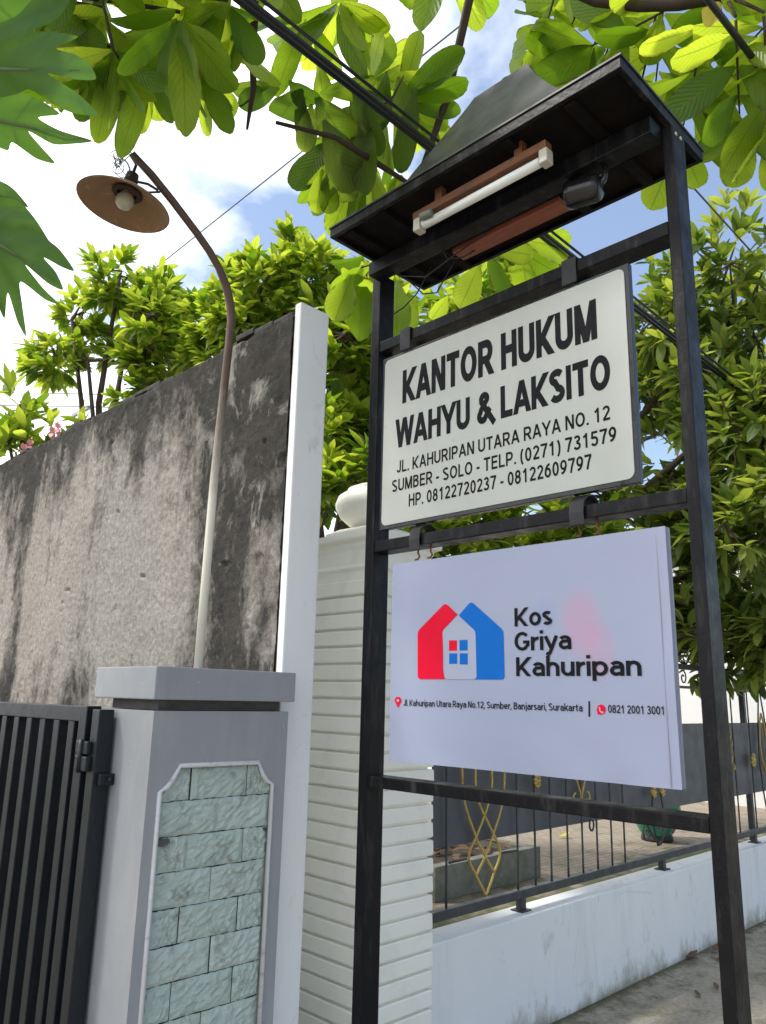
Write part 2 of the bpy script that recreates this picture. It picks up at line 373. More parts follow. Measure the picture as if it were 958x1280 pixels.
def stone_mat():
    m, n, l, p = newmat('pale green split stone')
    t = n.new('ShaderNodeTexCoord')
    ru = n.new('ShaderNodeUVMap'); ru.uv_map = 'Rnd'; rs = n.new('ShaderNodeSeparateXYZ'); l.new(ru.outputs[0], rs.inputs[0])
    c = mixc(n, l, rs.outputs[0], (.47, .60, .53), (.58, .67, .61))
    c = mixc(n, l, noise(n, l, 22, 8, .7), tuple((.40, .50, .46)), c)
    fl = ramp(n, l, noise(n, l, 42, 6, .7, (1, 1, 1), 1.2), [(.40, 0), (.47, 1), (.5, 1), (.56, 0)])
    c = mixc(n, l, math_(n, l, 'MULTIPLY', fl, .35), c, (.60, .66, .62))
    dk = ramp(n, l, noise(n, l, 10, 9, .75, None, 1.0), [(.53, 0), (.66, .65)])
    c = mixc(n, l, dk, c, (.17, .15, .12))
    rs_ = ramp(n, l, noise(n, l, 5.5, 7, .7, None, .5), [(.60, 0), (.70, .5)]); c = mixc(n, l, rs_, c, (.27, .20, .10))
    l.new(c, p.inputs['Base Color']); p.inputs['Roughness'].default_value = .7
    h = math_(n, l, 'ADD', noise(n, l, 30, 9, .75, None, .8), math_(n, l, 'MULTIPLY', fl, .12))
    bump(n, l, p, h, .7, .018); return m
M['stone'] = stone_mat()

def ground_mat():
    m, n, l, p = newmat('worn concrete pavement')
    c = mixc(n, l, noise(n, l, 1.3, 8, .65), (.26, .225, .17), (.47, .42, .335))
    c = mixc(n, l, 1.0, c, ramp(n, l, noise(n, l, 40, 6, .7), [(.3, .65), (.65, 1.15)]), 'MULTIPLY')
    moss = ramp(n, l, noise(n, l, 2.3, 9, .7, None, .6), [(.52, 0), (.66, .75)])
    c = mixc(n, l, moss, c, (.10, .098, .045))
    gt = n.new('ShaderNodeTexCoord'); gs = n.new('ShaderNodeSeparateXYZ'); l.new(gt.outputs['Object'], gs.inputs[0])
    gm = n.new('ShaderNodeMapRange'); l.new(gs.outputs[1], gm.inputs[0]); gm.inputs[1].default_value = 1.7; gm.inputs[2].default_value = 2.37
    gf = math_(n, l, 'ADD', ramp(n, l, gm.outputs[0], [(0, 0), (.6, .05), (.9, .17), (1, .34)]), noise(n, l, 9, 8, .7))
    c = mixc(n, l, ramp(n, l, gf, [(.60, 0), (.80, .85)]), c, (.085, .075, .035))
    dk = ramp(n, l, noise(n, l, 3.1, 8, .7, (1, 1.3, 1), .8), [(.58, 0), (.68, .6)])
    c = mixc(n, l, dk, c, (.065, .055, .042))
    l.new(c, p.inputs['Base Color']); p.inputs['Roughness'].default_value = .9
    bump(n, l, p, noise(n, l, 30, 9, .75), .6, .012); return m
M['pavement'] = ground_mat()
def paver_mat():
    m, n, l, p = newmat('yard pavers')
    t = n.new('ShaderNodeTexCoord'); br = n.new('ShaderNodeTexBrick'); l.new(t.outputs['Object'], br.inputs['Vector'])
    br.inputs['Scale'].default_value = 4.6; br.inputs['Mortar Size'].default_value = .018; br.inputs['Mortar Smooth'].default_value = .3
    br.inputs['Color1'].default_value = (.40, .33, .26, 1); br.inputs['Color2'].default_value = (.33, .26, .20, 1); br.inputs['Mortar'].default_value = (.15, .125, .09, 1)
    s = n.new('ShaderNodeSeparateXYZ'); l.new(t.outputs['Object'], s.inputs[0])
    c = mixc(n, l, ramp(n, l, noise(n, l, 3, 8, .7), [(.3, .0), (.7, .5)]), br.outputs[0], (.20, .17, .13))
    # moss grows along the foot of the wall
    mr = n.new('ShaderNodeMapRange'); l.new(s.outputs[1], mr.inputs[0]); mr.inputs[1].default_value = 0; mr.inputs[2].default_value = .9
    mo = math_(n, l, 'ADD', ramp(n, l, mr.outputs[0], [(0, .30), (.5, .08), (1, -.2)]), noise(n, l, 6, 8, .7))
    c = mixc(n, l, ramp(n, l, mo, [(.58, 0), (.74, .85)]), c, (.085, .105, .02))
    l.new(c, p.inputs['Base Color']); p.inputs['Roughness'].default_value = .9
    bump(n, l, p, br.outputs['Fac'], -.5, .012); return m
M['paver'] = paver_mat()
def pole_mat():
    m, n, l, p = newmat('rusting galvanised pipe')
    t = n.new('ShaderNodeTexCoord'); s = n.new('ShaderNodeSeparateXYZ'); l.new(t.outputs['Object'], s.inputs[0])
    mr = n.new('ShaderNodeMapRange'); l.new(s.outputs[2], mr.inputs[0]); mr.inputs[1].default_value = .35; mr.inputs[2].default_value = 1.15
    a = math_(n, l, 'MULTIPLY_ADD', noise(n, l, 9, 8, .7, (1, 1, .3)), .9, math_(n, l, 'MULTIPLY_ADD', mr.outputs[0], .8, -.45))
    c = mixc(n, l, noise(n, l, 14, 6, .7, (1, 1, .3)), (.50, .46, .36), (.74, .71, .62))
    c = mixc(n, l, ramp(n, l, a, [(.2, 0), (.45, .6), (.7, 1)]), c, mixc(n, l, noise(n, l, 22, 6, .7), (.05, .028, .02), (.14, .08, .05)))
    l.new(c, p.inputs['Base Color']); p.inputs['Roughness'].default_value = .6
    return m
M['pole'] = pole_mat()
def shade_mat():
    m, n, l, p = newmat('rusted enamel shade')
    c = mixc(n, l, noise(n, l, 6, 8, .7), (.14, .072, .036), (.40, .24, .12))
    c = mixc(n, l, ramp(n, l, noise(n, l, 13, 8, .7, None, .6), [(.56, 0), (.68, .7)]), c, (.46, .36, .24))
    l.new(c, p.inputs['Base Color']); p.inputs['Roughness'].default_value = .65; return m
M['shade'] = shade_mat()
M['board_white'] = paint('off white sign board', (.45, .465, .425), .38, .05, (.36, .36, .31), .25, 5, bmp=.02, bscale=8)
def banner_mat():
    m, n, l, p = newmat('white banner vinyl')
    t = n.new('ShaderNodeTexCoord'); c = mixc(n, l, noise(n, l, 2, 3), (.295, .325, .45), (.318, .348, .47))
    def blob(cy, cz, ry, rz, col, amt, cc):
        mp = n.new('ShaderNodeMapping'); l.new(t.outputs['Object'], mp.inputs[0])
        mp.inputs['Location'].default_value = (0, -cy/ry, -cz/rz); mp.inputs['Scale'].default_value = (0, 1/ry, 1/rz)
        le = n.new('ShaderNodeVectorMath'); le.operation = 'LENGTH'; l.new(mp.outputs[0], le.inputs[0])
        return mixc(n, l, ramp(n, l, le.outputs['Value'], [(.45, amt), (1, 0)]), cc, col)
    # the print of the far side shows through the cloth
    c = blob(-.245, .43, .075, .12, (.60, .20, .32), .34, c)
    c = blob(-.30, .35, .06, .10, (.58, .21, .33), .28, c)
    c = blob(-.12, .46, .055, .06, (.16, .26, .52), .22, c)
    l.new(c, p.inputs['Base Color']); p.inputs['Roughness'].default_value = .42
    bump(n, l, p, noise(n, l, 3.2, 3, .5, (1, 1, 1.5)), .25, .02); return m
M['banner'] = banner_mat()
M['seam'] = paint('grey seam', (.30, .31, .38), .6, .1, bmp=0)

# ------------------------------------------------------------------ setting
g = MB()
N_ = 24
xs = [-300, -60, -20, -8]+[-4+i for i in range(20)]+[20, 40, 90, 300]
for i in range(len(xs)):
    for j in range(len(xs)): g.v.append(Vector((xs[i], xs[j], 0)))
k = len(xs)
g.f = [(i*k+j, (i+1)*k+j, (i+1)*k+j+1, i*k+j+1) for i in range(k-1) for j in range(k-1)]; g.sm = [False]*len(g.f)
gr = g.build('ground', M['pavement']); gr['kind'] = 'structure'
y = MB(); y.box((2.30, 2.52, .30), (30, 26, .44)); yd = y.build('yard_paving', M['paver'], None, (2.05, 2.52, .0)); yd['kind'] = 'structure'

# ------------------------------------------------------------------ tall cement wall with white end
cw = thing('boundary_wall', 'tall rough grey cement wall streaked with black stains behind the gate pier', 'wall', (1.79, 2.30, 0))
w = MB()
ys = [2.302+.12*i for i in range(66)]
ztop = [3.0+.012*math.sin(i*.9)+random.uniform(-.008, .008)-(.0 if i < 3 else .012) for i in range(len(ys))]
vs = []; fs = []
for i, yy in enumerate(ys):
    vs += [(1.766, yy, 0), (1.766, yy, ztop[i]), (1.900, yy, ztop[i]), (1.900, yy, 0)]
for i in range(len(ys)-1):
    a = i*4
    for q in range(3): fs.append((a+q, a+4+q, a+5+q, a+1+q))
fs += [(0, 1, 2, 3), tuple(len(vs)-4+q for q in (3, 2, 1, 0))]
w.add(vs, fs)
# rough trowelled face: a fine sheet of real relief over the core
def relief(a, b):
    p = Vector((a*1.0, b*1.0, 3.7))
    h = .0036*mnoise.fractal(p*9, .8, 2.1, 4)+.0058*mnoise.turbulence(p*31, 3, True)+.009*mnoise.noise(p*1.3)
    r = mnoise.noise(Vector((a*13, b*30, 9.1)))
    if r > .52: h -= .010*(r-.52)*4
    for (ca_, cb_, ra, rb) in PITS:
        d_ = ((a-ca_)/ra)**2+((b-cb_)/rb)**2
        if d_ < 1.6: h -= .022*max(0, 1-d_**1.5)
    return h
PITS = [(on(q[0], q[1], 0, 1.766).y, on(q[0], q[1], 0, 1.766).z, q[2], q[3]) for q in [(327, 700, .035, .030), (285, 705, .035, .012), (334, 552, .012, .012), (358, 577, .035, .035), (182, 721, .03, .008), (88, 738, .04, .008), (18, 751, .02, .014), (150, 640, .02, .01)]]
st_y, st_z = .0095, .0095
ny_, nz_ = int((7.2-2.302)/st_y), int((2.985-1.30)/st_z)
ZB = 1.30
vv = []; ff = []
for i in range(ny_+1):
    yy = 2.302+i*st_y; zt_ = 2.99+.010*mnoise.noise(Vector((yy*3, 0, 0)))+.012*mnoise.noise(Vector((yy*14, 4, 0)))
    for j in range(nz_+1):
        z = ZB+(zt_-ZB)*j/nz_
        vv.append((1.752-relief(yy, z)+(.012 if j == nz_ else 0), yy, z))
for i in range(ny_):
    for j in range(nz_):
        a_ = i*(nz_+1)+j; ff.append((a_, a_+nz_+1, a_+nz_+2, a_+1))
w.add(vv, ff, True)
w.build('wall', M['render'], cw)
w = MB()
for i in range(60):
    a = 2.33+i*.13
    w.box((1.760+random.uniform(0, .012), a, ztop[min(65, int(i*1.08))]-.004), (1.904, a+.131, ztop[min(65, int(i*1.08))]+random.uniform(.012, .028)), .006)
w.build('coping', M['coping'], cw)
w = MB(); w.box((1.9005, 2.3005, 0), (1.910, 9.9, 2.96)); w.build('bounce_side', M['white_plaster'], cw)  # unseen white skin added to bounce light onto the column
w = MB(); w.box((1.757, 2.262, 0), (1.906, 2.300, 3.035), .006); w.build('white_end', M['white_plaster'], cw)

# ------------------------------------------------------------------ grey gate pier with stone panel
gp = thing('gate_pier', 'blue grey gate pier with a flat cap and a recessed pale green stone panel', 'pier', (1.49, 2.38, 0))
PY = 2.20
px0, px1, py1 = 1.233, 1.746, 2.56
# stone recess outline on the front face
outl = [(180, 1187), (201.2, 989), (208, 985), (214.5, 977), (222, 966), (231.8, 957), (319.4, 953), (324, 963), (329.5, 970), (340, 981)]
po = [on(px, py, 1, PY) for px, py in outl]
xl = sum(p.x for p in po[:2])/2; xr = po[-1].x; zt = (po[5].z+po[6].z)/2
stepz = (po[1].z+po[-1].z)/2; sx = .062
xl, xr = xl+.002, xr
poly = [(xl, .02), (xl, stepz), (xl+.022, stepz+.012), (xl+.040, stepz+.032), (xl+sx, zt), (xr-sx, zt), (xr-.040, stepz+.032), (xr-.022, stepz+.012), (xr, stepz), (xr, .02)]
def pier_front():
    m = MB(); d = .03
    out = [(px0, 0), (px0, 1.446), (px1, 1.446), (px1, 0)]
    # front face as quads around the recess
    P = [(x, z) for x, z in poly]; n = len(P)
    V = [(x, PY, z) for x, z in P]+[(x, PY+d, z) for x, z in P]+[(px0, PY, 0), (px0, PY, 1.446), (px1, PY, 1.446), (px1, PY, 0)]
    F = [(i, i+1, n+i+1, n+i) for i in range(n-1)]+[(n-1, 0, n, 2*n-1)]
    a, b, c, e = 2*n, 2*n+1, 2*n+2, 2*n+3
    F += [(a, b, 1, 0), (b, 4, 3, 2, 1), (b, c, 5, 4), (c, 8, 7, 6, 5), (c, e, 9, 8), (e, a, 0, 9)]
    V += [(px0, py1, 0), (px0, py1, 1.446), (px1, py1, 1.446), (px1, py1, 0)]
    a2, b2, c2, e2 = 2*n+4, 2*n+5, 2*n+6, 2*n+7
    F += [(a, a2, b2, b), (c, c2, e2, e), (b, b2, c2, c), (a2, e2, c2, b2)]
    m.add(V, F); return m
sh = pier_front().build('shaft', M['pier_paint'], gp)
m = MB(); m.box((px0+.03, PY+.03, 1.448), (px1-.02, py1-.03, 1.478)); m.build('neck', M['neck'], gp)
m = MB(); m.box((px0-.014, PY-.018, 1.479), (px1+.012, py1+.018, 1.578), .004); m.build('cap', M['pier_paint'], gp)
m = MB(); m.box((xl-.02, PY+.028, .0), (xr+.02, PY+.06, zt+.01)); m.build('mortar_bed', M['joint'], gp)
bd = MB(); q = [Vector((x, PY-.001, z)) for x, z in poly]
bd.tube(q, .0075, 8); bd.build('border_bead', M['bead'], gp)
st = MB(); st.has_uv = True
rowz = [on(202, 1004, 1, PY).z, on(186, 1143, 1, PY).z]; rh = (rowz[0]-rowz[1])/3
def clip_u(x, z):   # upper outline limit of the recess
    if x < xl+sx: return stepz+(zt-stepz)*max(0, (x-xl)/sx)
    if x > xr-sx: return stepz+(zt-stepz)*max(0, (xr-x)/sx)
    return zt
rows = [rowz[0]+rh-.028]+[rowz[0]-i*rh for i in range(12)]
rows[0] = zt
offs = [.10, .205, .29, .19, .265, .15, .10, .22, .14, .25, .1]
for i in range(len(rows)-1):
    z1, z0 = rows[i], max(.02, rows[i+1])
    if z1 < .05: break
    fr_ = [(.27, .78), (.52,), (.27, .77), (.50,), (.26, .76), (.54,), (.24, .75), (.5,), (.28, .8), (.5,), (.3, .8)][i % 11]
    cuts = [xl]+[xl+(xr-xl)*q for q in fr_]+[xr]
    for c in range(len(cuts)-1):
        a, b = cuts[c]+.0011, cuts[c+1]-.0011; nx, nz = 14, 9; n0 = len(st.v); rn = random.random(); tilt = random.uniform(-.003, .003)
        for iz in range(nz+1):
            for ix in range(nx+1):
                x = a+(b-a)*ix/nx; z = z0+.0012+(z1-z0-.0024)*iz/nz
                z = min(z, clip_u(x, z)-.003) if i == 0 else z
                edge = ix in (0, nx) or iz in (0, nz)
                d = PY+(.015 if edge else .010+random.uniform(-.0045, .0045))+tilt*(ix-nx/2)/nx*2
                st.v.append(Vector((x+(0 if edge else random.uniform(-.003, .003)), d, z+(random.uniform(-.0015, .0015)))))
                st.uv.append((ix/nx, iz/nz)); st.rn.append(rn)
        for iz in range(nz):
            for ix in range(nx):
                p = n0+iz*(nx+1)+ix; st.f.append((p, p+1, p+nx+2, p+nx+1)); st.sm.append(False)
st.build('stone_panel', M['stone'], gp)
for (bx, bz, sz) in [(xl+.028, on(212, 1053, 1, PY).z, .026), (xr-.012, on(330, 1037, 1, PY).z, .010)]:
    bt = MB(); c = Vector((bx, PY+.006, bz)); ring_ = [c+Vector((math.cos(t*.7854)*sz*random.uniform(.7, 1.1), -.002, math.sin(t*.7854)*sz*.5*random.uniform(.7, 1.2))) for t in range(8)]
    bt.prism(ring_, (0, .02, 0)); bt.build('broken_chip', M['joint'], gp)

# ------------------------------------------------------------------ gate and its post
GX = 1.195
gpost = thing('gate_post', 'square dark steel hinge post bolted to the side of the grey pier', 'gate post', (GX, 2.45, 0))
m = MB(); m.box((GX-.025, 2.425, 0), (GX+.025, 2.475, 1.443), .003); m.build('post', M['gate_paint'], gpost)
m = MB(); m.box((GX-.012, 2.405, 1.215), (px0-.001, 2.4245, 1.25), .004); m.tube([(GX+.02, 2.402, 1.232), (GX+.02, 2.396, 1.232)], .009, 6); m.build('bolt_bracket', M['gate_paint'], gpost)
gt = thing('metal_gate', 'dark steel driveway gate of close upright bars standing open beside the pier', 'gate', (GX-.005, 2.50, 0))
ga = R(2.0); gdir = Vector((-math.sin(ga), math.cos(ga), 0)); gn = Vector((math.cos(ga), math.sin(ga), 0))
G0 = Vector((GX-.005, 2.505, 0))
Mrot = Matrix.Rotation(ga, 3, 'Z')
def gbox(mb, u0, u1, z0, z1, t=.02, bev=.003, du=0):
    c = G0+gdir*((u0+u1)/2)
    mb.box(Vector((c.x-t, c.y-(u1-u0)/2, z0)), Vector((c.x+t, c.y+(u1-u0)/2, z1)), bev, Mrot)
m = MB(); gbox(m, 0, .05, .06, 1.452, .025); gbox(m, 2.55, 2.60, .06, 1.452, .025); gbox(m, .0505, 2.5495, 1.402, 1.451, .022); gbox(m, .0505, 2.5495, .07, .12, .022)
m.build('frame', M['gate_paint'], gt)
k = 0; u = .115
while u < 2.5:
    m = MB(); gbox(m, u-.021, u+.021, .1205, 1.4015, .017); m.build('bar', M['gate_paint'], gt); u += .108
m = MB(); m.box((GX-.042, 2.452, 1.305), (GX-.0255, 2.535, 1.345), .004); m.box((GX-.044, 2.445, 1.255), (GX-.0255, 2.528, 1.300), .004)
m.tube([(GX-.044, 2.49, 1.25), (GX-.044, 2.49, 1.35)], .008, 8); m.build('hinge', M['gate_paint'], gt)

# low white bed kerb with plants behind the gate
kb = MB(); kb.box((1.60, 3.2, 0), (1.70, 6.6, .47), .006)
tag(kb.build('planter_kerb', M['white_plaster'], None, (1.65, 4.9, 0)), 'low white kerb at the foot of the stained wall glimpsed between the gate bars', 'kerb')
bp = thing('bed_plants', 'tufts of green bladed plants in the white kerbed bed seen through the gate bars', 'plants', (1.745, 4.3, .3))
m = MB()
for i in range(420):
    b = Vector((random.uniform(1.71, 1.78), random.uniform(3.3, 5.8), .36)); a = random.uniform(0, 6.28); L = random.uniform(.18, .36)
    m.leaf(b, b+Vector((-abs(math.cos(a))*L*.35, math.sin(a)*L*.45, L)), (-1, random.uniform(-.5, .5), .2), .022, .25, .1, 4, 'lan')
m.build('leaves', M['leaf_grass'], bp)
m = MB(); m.box((1.701, 3.3, .1), (1.788, 5.8, .385)); m.build('soil', M['soil'], bp)

# ------------------------------------------------------------------ street lamp on the pier
lb = Vector((1.497, 2.40, 1.578))
lamp = thing('street_lamp', 'rusty bent pipe lamp with a brown dish shade rising from the grey pier', 'lamp', lb)
pp = [on(x, y_, 1, 2.40) for x, y_ in [(248, 832), (258, 716), (268, 600), (276, 525), (282, 470), (287, 425), (289.5, 400), (288, 380), (283, 358), (274, 335), (262, 314), (246, 291), (215, 250), (190, 219), (165, 192)]]
pp[0] = Vector((pp[0].x, 2.40, 1.578))
m = MB(); m.tube(pp, [.0155]*6+[.0165]*3+[.0145]*5+[.013], 14); m.build('pole', M['pole'], lamp)
SC = on(155, 256, 1, 2.51); rad = .167
axs = (Vector((0, 0, 1))+CR*.16).normalized()
m = MB(); prof = [(.028, .088), (.034, .075), (.060, .060), (.105, .040), (.140, .018), (rad, .0), (rad+.003, -.004), (rad, -.006), (rad-.004, -.003), (.136, .014), (.103, .035), (.058, .054), (.030, .066), (.002, .068)]
m.lathe(SC, prof, 40, axs); shd = m.build('shade', M['shade'], lamp)
m = MB(); m.lathe(SC+axs*.0, [(.002, .135), (.022, .132), (.026, .10), (.026, .088), (.03, .086)], 16, axs); m.build('socket', M['dark_twig'], shd)
m = MB(); m.lathe(SC, [(.012, .067), (.014, .055), (.021, .045), (.031, .030), (.034, .014), (.031, .0), (.020, -.012), (.001, -.018)], 20, axs); m.build('bulb', M['bulb'], shd)
m = MB(); m.lathe(SC, [(.035, .062), (.052, .056), (.056, .046), (.050, .040), (.036, .044)], 20, axs); m.build('reflector_ring', M['dark_twig'], shd)
m = MB(); top = SC+axs*.135; e = pp[-1]
m.tube([top, top+Vector((.0, -.02, .03)), (top+e)/2+Vector((-.01, 0, .03)), e+Vector((.01, 0, 0))], .006, 8)
m.tube([top-axs*.03, on(185, 230, 1, 2.41), on(198, 238, 1, 2.405)], .005, 8)
m.tube([SC+axs*.07+Vector((.06, -.03, 0)), on(200, 240, 1, 2.405)], .004, 6); m.build('bracket', M['dark_twig'], lamp)
m = MB(); pts = []
c0 = on(150, 205, 1, 2.44)
for i in range(7):
    q0 = rv().normalized(); q1 = q0.orthogonal().normalized(); q2 = q0.cross(q1); cc = c0+rv(.022)+Vector((0, 0, -.01*i+.03)); r_ = random.uniform(.014, .034)
    pts += [cc+(q1*math.cos(k*.55)+q2*math.sin(k*.55))*r_ for k in range(11)]
pts.append(e); m.tube(pts, .0015, 5)
m.tube([e, e+Vector((-.03, 0, .02)), e+Vector((-.06, 0, .012)), c0], .002, 5)
m.build('loose_wire', M['wire'], lamp)

# ------------------------------------------------------------------ white louvred column with ball finial
cl = thing('ribbed_column', 'white square column of ribbed courses with a ball finial beside the fence', 'column', (2.455, 2.54, 0))
hw = .205
prof = []; z = .0; ch = .071
while z < 1.93:
    j_ = random.uniform(-.0012, .0012); prof += [(hw-.019, z), (hw-.019, z+.008), (hw-.003+j_, z+.0085), (hw+j_, z+.014), (hw-.001+j_, z+ch-.007), (hw-.004+j_, z+ch-.002), (hw-.019, z+ch-.0005)]; z += ch
m = MB(); m.sqloft(2.455, 2.535, prof); m.build('shaft', M['column_paint'], cl)
m = MB(); z0 = z
m.sqloft(2.455, 2.535, [(hw-.014, z0), (hw-.014, z0+.045), (hw-.006, z0+.046), (hw, z0+.055), (hw-.004, z0+.068), (hw-.016, z0+.072), (hw-.016, z0+.135), (hw-.006, z0+.150), (hw-.004, z0+.165), (hw+.018, z0+.175), (hw+.022, z0+.182), (hw+.022, z0+.205), (hw-.03, z0+.215), (hw-.05, z0+.222), (hw-.05, z0+.238), (.11, z0+.262)])
m.build('capital', M['column_paint'], cl)
zb = z0+.235
m = MB(); m.lathe((2.455, 2.535, zb), [(.115, 0), (.09, .015), (.078, .03), (.082, .036), (.115, .05), (.155, .085), (.176, .125), (.178, .145), (.165, .18), (.130, .205), (.118, .211), (.122, .220), (.08, .238), (.001, .248)], 32); m.build('ball_finial', M['column_paint'], cl)

# ------------------------------------------------------------------ low white wall
lw = MB(); lw.box((2.662, 2.366, 0), (16, 2.518, .505), .008)
tag(lw.build('garden_wall', M['white_plaster'], None, (6, 2.44, 0)), 'low white plastered wall carrying the wrought iron fence', 'wall')

# ------------------------------------------------------------------ iron fence
FY = 2.44
fn = thing('iron_fence', 'dark wrought iron fence with gold ornaments and grey sheet backing on the low white wall', 'fence', (6, FY, .505))
XE = 10.5
m = MB(); m.box((2.668, FY-.02, .562), (XE, FY+.02, .602), .003); m.build('bottom_rail', M['fence_paint'], fn)
m = MB(); m.box((2.668, FY-.02, 1.742), (XE, FY+.02, 1.778), .003); m.build('top_rail', M['fence_paint'], fn)
m = MB(); m.box((2.668, FY-.009, 1.612), (XE, FY+.009, 1.630), .002); m.build('middle_rail', M['fence_paint'], fn)
m = MB(); m.box((2.80, FY+.022, .850), (XE, FY+.026, 1.376)); m.build('sheet_panel', M['fence_sheet'], fn)
for X in (3.44, 4.94, 6.45, 7.96, 9.47):
    m = MB(); m.box((X-.018, FY-.018, .510), (X+.018, FY+.018, .5615), .002); m.box((X-.04, FY-.035, .5055), (X+.04, FY+.035, .512), .002); m.build('foot', M['fence_paint'], fn)
for X in (6.55, 9.0):
    m = MB(); m.box((X-.02, FY+.0265, .506), (X+.02, FY+.066, 1.74), .002); m.build('post', M['fence_paint'], fn)
def bar(X, z0=.6025, z1=1.6115, r=.006):
    m = MB(); pts = [(X, FY, z0+(z1-z0)*i/24) for i in range(25)]
    m.tube(pts, [r*(1+.10*math.sin(i*2.4)) for i in range(25)], 6); m.build('bar', M['fence_paint'], fn)
bx = [on(p, q, 1, FY).x for p, q in [(558, 1130), (648, 1108), (670, 1103), (690, 1098), (711, 1093), (729.5, 1088), (748, 1085), (766, 1080), (782, 1076)]]
for X in bx: bar(X)
step = .118
scroll_x = []
X = bx[-1]+.42; cnt = 0
def plane(pts): return [Vector((p[0], FY-.004, p[1])) for p in pts]
def spiral(cx, cz, r, a0, turns, sgn, n=26):
    return [(cx+r*(1-.75*i/n)*math.cos(a0+sgn*turns*6.283*i/n), cz+r*(1-.75*i/n)*math.sin(a0+sgn*turns*6.283*i/n)) for i in range(n+1)]
def scroll_ornament(cx, zlo=.62, big=True):
    m = MB()
    for sg in (-1, 1):
        a = [(cx, zlo+.03), (cx+sg*.03, zlo+.05), (cx+sg*.085, zlo+.10), (cx+sg*.155, zlo+.17)]
        m.tube(plane(a), .0065, 6)
        sp = spiral(cx+sg*.155, zlo+.115, .055, math.pi/2, 1.1, -sg); m.tube(plane(sp), .006, 6)
        b = [(cx+sg*.02, zlo+.03), (cx+sg*.06, zlo+.13), (cx+sg*.075, zlo+.24), (cx+sg*.05, zlo+.34), (cx+sg*.085, zlo+.52), (cx+sg*.12, zlo+.72), (cx+sg*.11, zlo+.90), (cx+sg*.08, zlo+.985)]
        m.tube(plane(b), .0065, 6)
        m.tube(plane(spiral(cx+sg*.035, zlo+.15, .035, 0 if sg < 0 else math.pi, .9, sg)), .005, 6)
        m.tube(plane([(cx+sg*.02, zlo+.5), (cx+sg*.05, zlo+.65), (cx+sg*.03, zlo+.8), (cx, zlo+.98)]), .006, 6)
    scr = m.build('scroll', M['fence_paint'], fn)
    for sg in (-1, 1):
        g_ = MB(); c = Vector((cx+sg*.06, FY-.012, zlo+.345))
        g_.lathe(c, [(.001, .012), (.014, .009), (.024, .003), (.026, -.004), (.001, -.008)], 10, (0, -1, .2))
        for t in range(7):
            a = t*.9; g_.lathe(c+Vector((math.cos(a)*.02, -.006, math.sin(a)*.026)), [(.001, .008), (.009, .004), (.008, -.004), (.001, -.006)], 7, (0, -1, 0))
        g_.build('gold_rose', M['gold'], scr)
def rosette(cx, cz, r=.04):
    g_ = MB(); c = Vector((cx, FY-.014, cz)); g_.lathe(c, [(.001, .016), (r*.35, .012), (r*.6, .004), (r*.6, -.006), (.001, -.008)], 10, (0, -1, 0))
    for t in range(9):
        a = t*.7; g_.lathe(c+Vector((math.cos(a)*r*.62, -.004, math.sin(a)*r*.8)), [(.001, .011), (r*.3, .006), (r*.28, -.004), (.001, -.007)], 7, (0, -1, 0))
    g_.build('gold_rosette', M['gold'], fn)
def gold_scroll(cx, cz, s=1.0):
    g_ = MB()
    for sg in (-1, 1):
        g_.tube(plane([(cx+sg*.006*s, cz-.07*s), (cx+sg*.008*s, cz-.02*s), (cx+sg*.035*s, cz+.03*s), (cx+sg*.055*s, cz+.06*s)]), .0055, 6)
        g_.tube(plane([(cx+sg*.055*s, cz+.06*s), (cx+sg*.05*s, cz+.075*s), (cx+sg*.035*s, cz+.07*s)]), .0055, 6)
        g_.tube(plane(spiral(cx+sg*.055*s, cz-.05*s, .03*s, math.pi/2, .7, -sg)), .0055, 6)
    g_.build('gold_scroll', M['gold'], fn)
zz_ = lambda px, py: (on(px, py, 1, FY).x, on(px, py, 1, FY).z)
zo = lambda a, b: zz_(540+a/4.355, 950+b/4.355)
for s_ in ([(160, 45), (161, 135), (172, 240), (235, 425), (285, 525), (335, 610)],
           [(232, 55), (231, 140), (250, 240), (330, 400), (378, 500), (335, 610), (291, 735)],
           [(322, 65), (322, 150), (302, 250), (232, 425), (185, 527), (240, 635), (289, 735)],
           [(390, 70), (388, 160), (376, 255), (330, 403), (287, 522), (235, 632)]):
    p = [zo(*q) for q in s_]; x0, zz0 = p[0]
    p = [(x0+.0*1, 1.50), (x0, 1.3), (x0, 1.1)]+p
    # smooth the polyline
    P = plane(p)
    for _ in range(2):
        Q = [P[0]]
        for a, b in zip(P[:-1], P[1:]): Q += [a*.75+b*.25, a*.25+b*.75]
        P = Q+[P[-1]]
    m = MB(); m.tube([v+Vector((0, -.003*random.random(), 0)) for v in P], .0065, 6); m.build('gold_lattice', M['gold'], fn)
for a, b in ((zo(90, 558), zo(185, 537)), (zo(375, 505), zo(465, 490))):
    m = MB(); m.tube(plane([a, b]), .006, 6); m.build('lattice_tie', M['fence_paint'], fn)
xx, z_ = zz_(668, 976); rosette(xx, z_+.0, .032)
xx, z_ = zz_(726, 985); gold_scroll(xx, z_, 1.1)
m = MB(); xx, z_ = zz_(739, 1031); m.tube(plane([(xx+.022*math.cos(t*.42), z_+.03*math.sin(t*.42)) for t in range(16)]), .006, 6); m.build('ring_latch', M['fence_paint'], fn)
cxs, _z = zz_(826, 1060); scroll_ornament(cxs-.02)
X = cxs+.34
for p, q in [(898, 1035), (925, 1030), (946, 1025)]: bar(zz_(p, q)[0])
xx, z_ = zz_(939, 950); rosette(xx, z_, .05)
xx, z_ = zz_(915, 952); gold_scroll(xx-.03, z_, .9); gold_scroll(xx-.03, z_+.16, .7)
Xb = zz_(946, 1025)[0]+.14
ov = MB(); cxo = Xb+.12
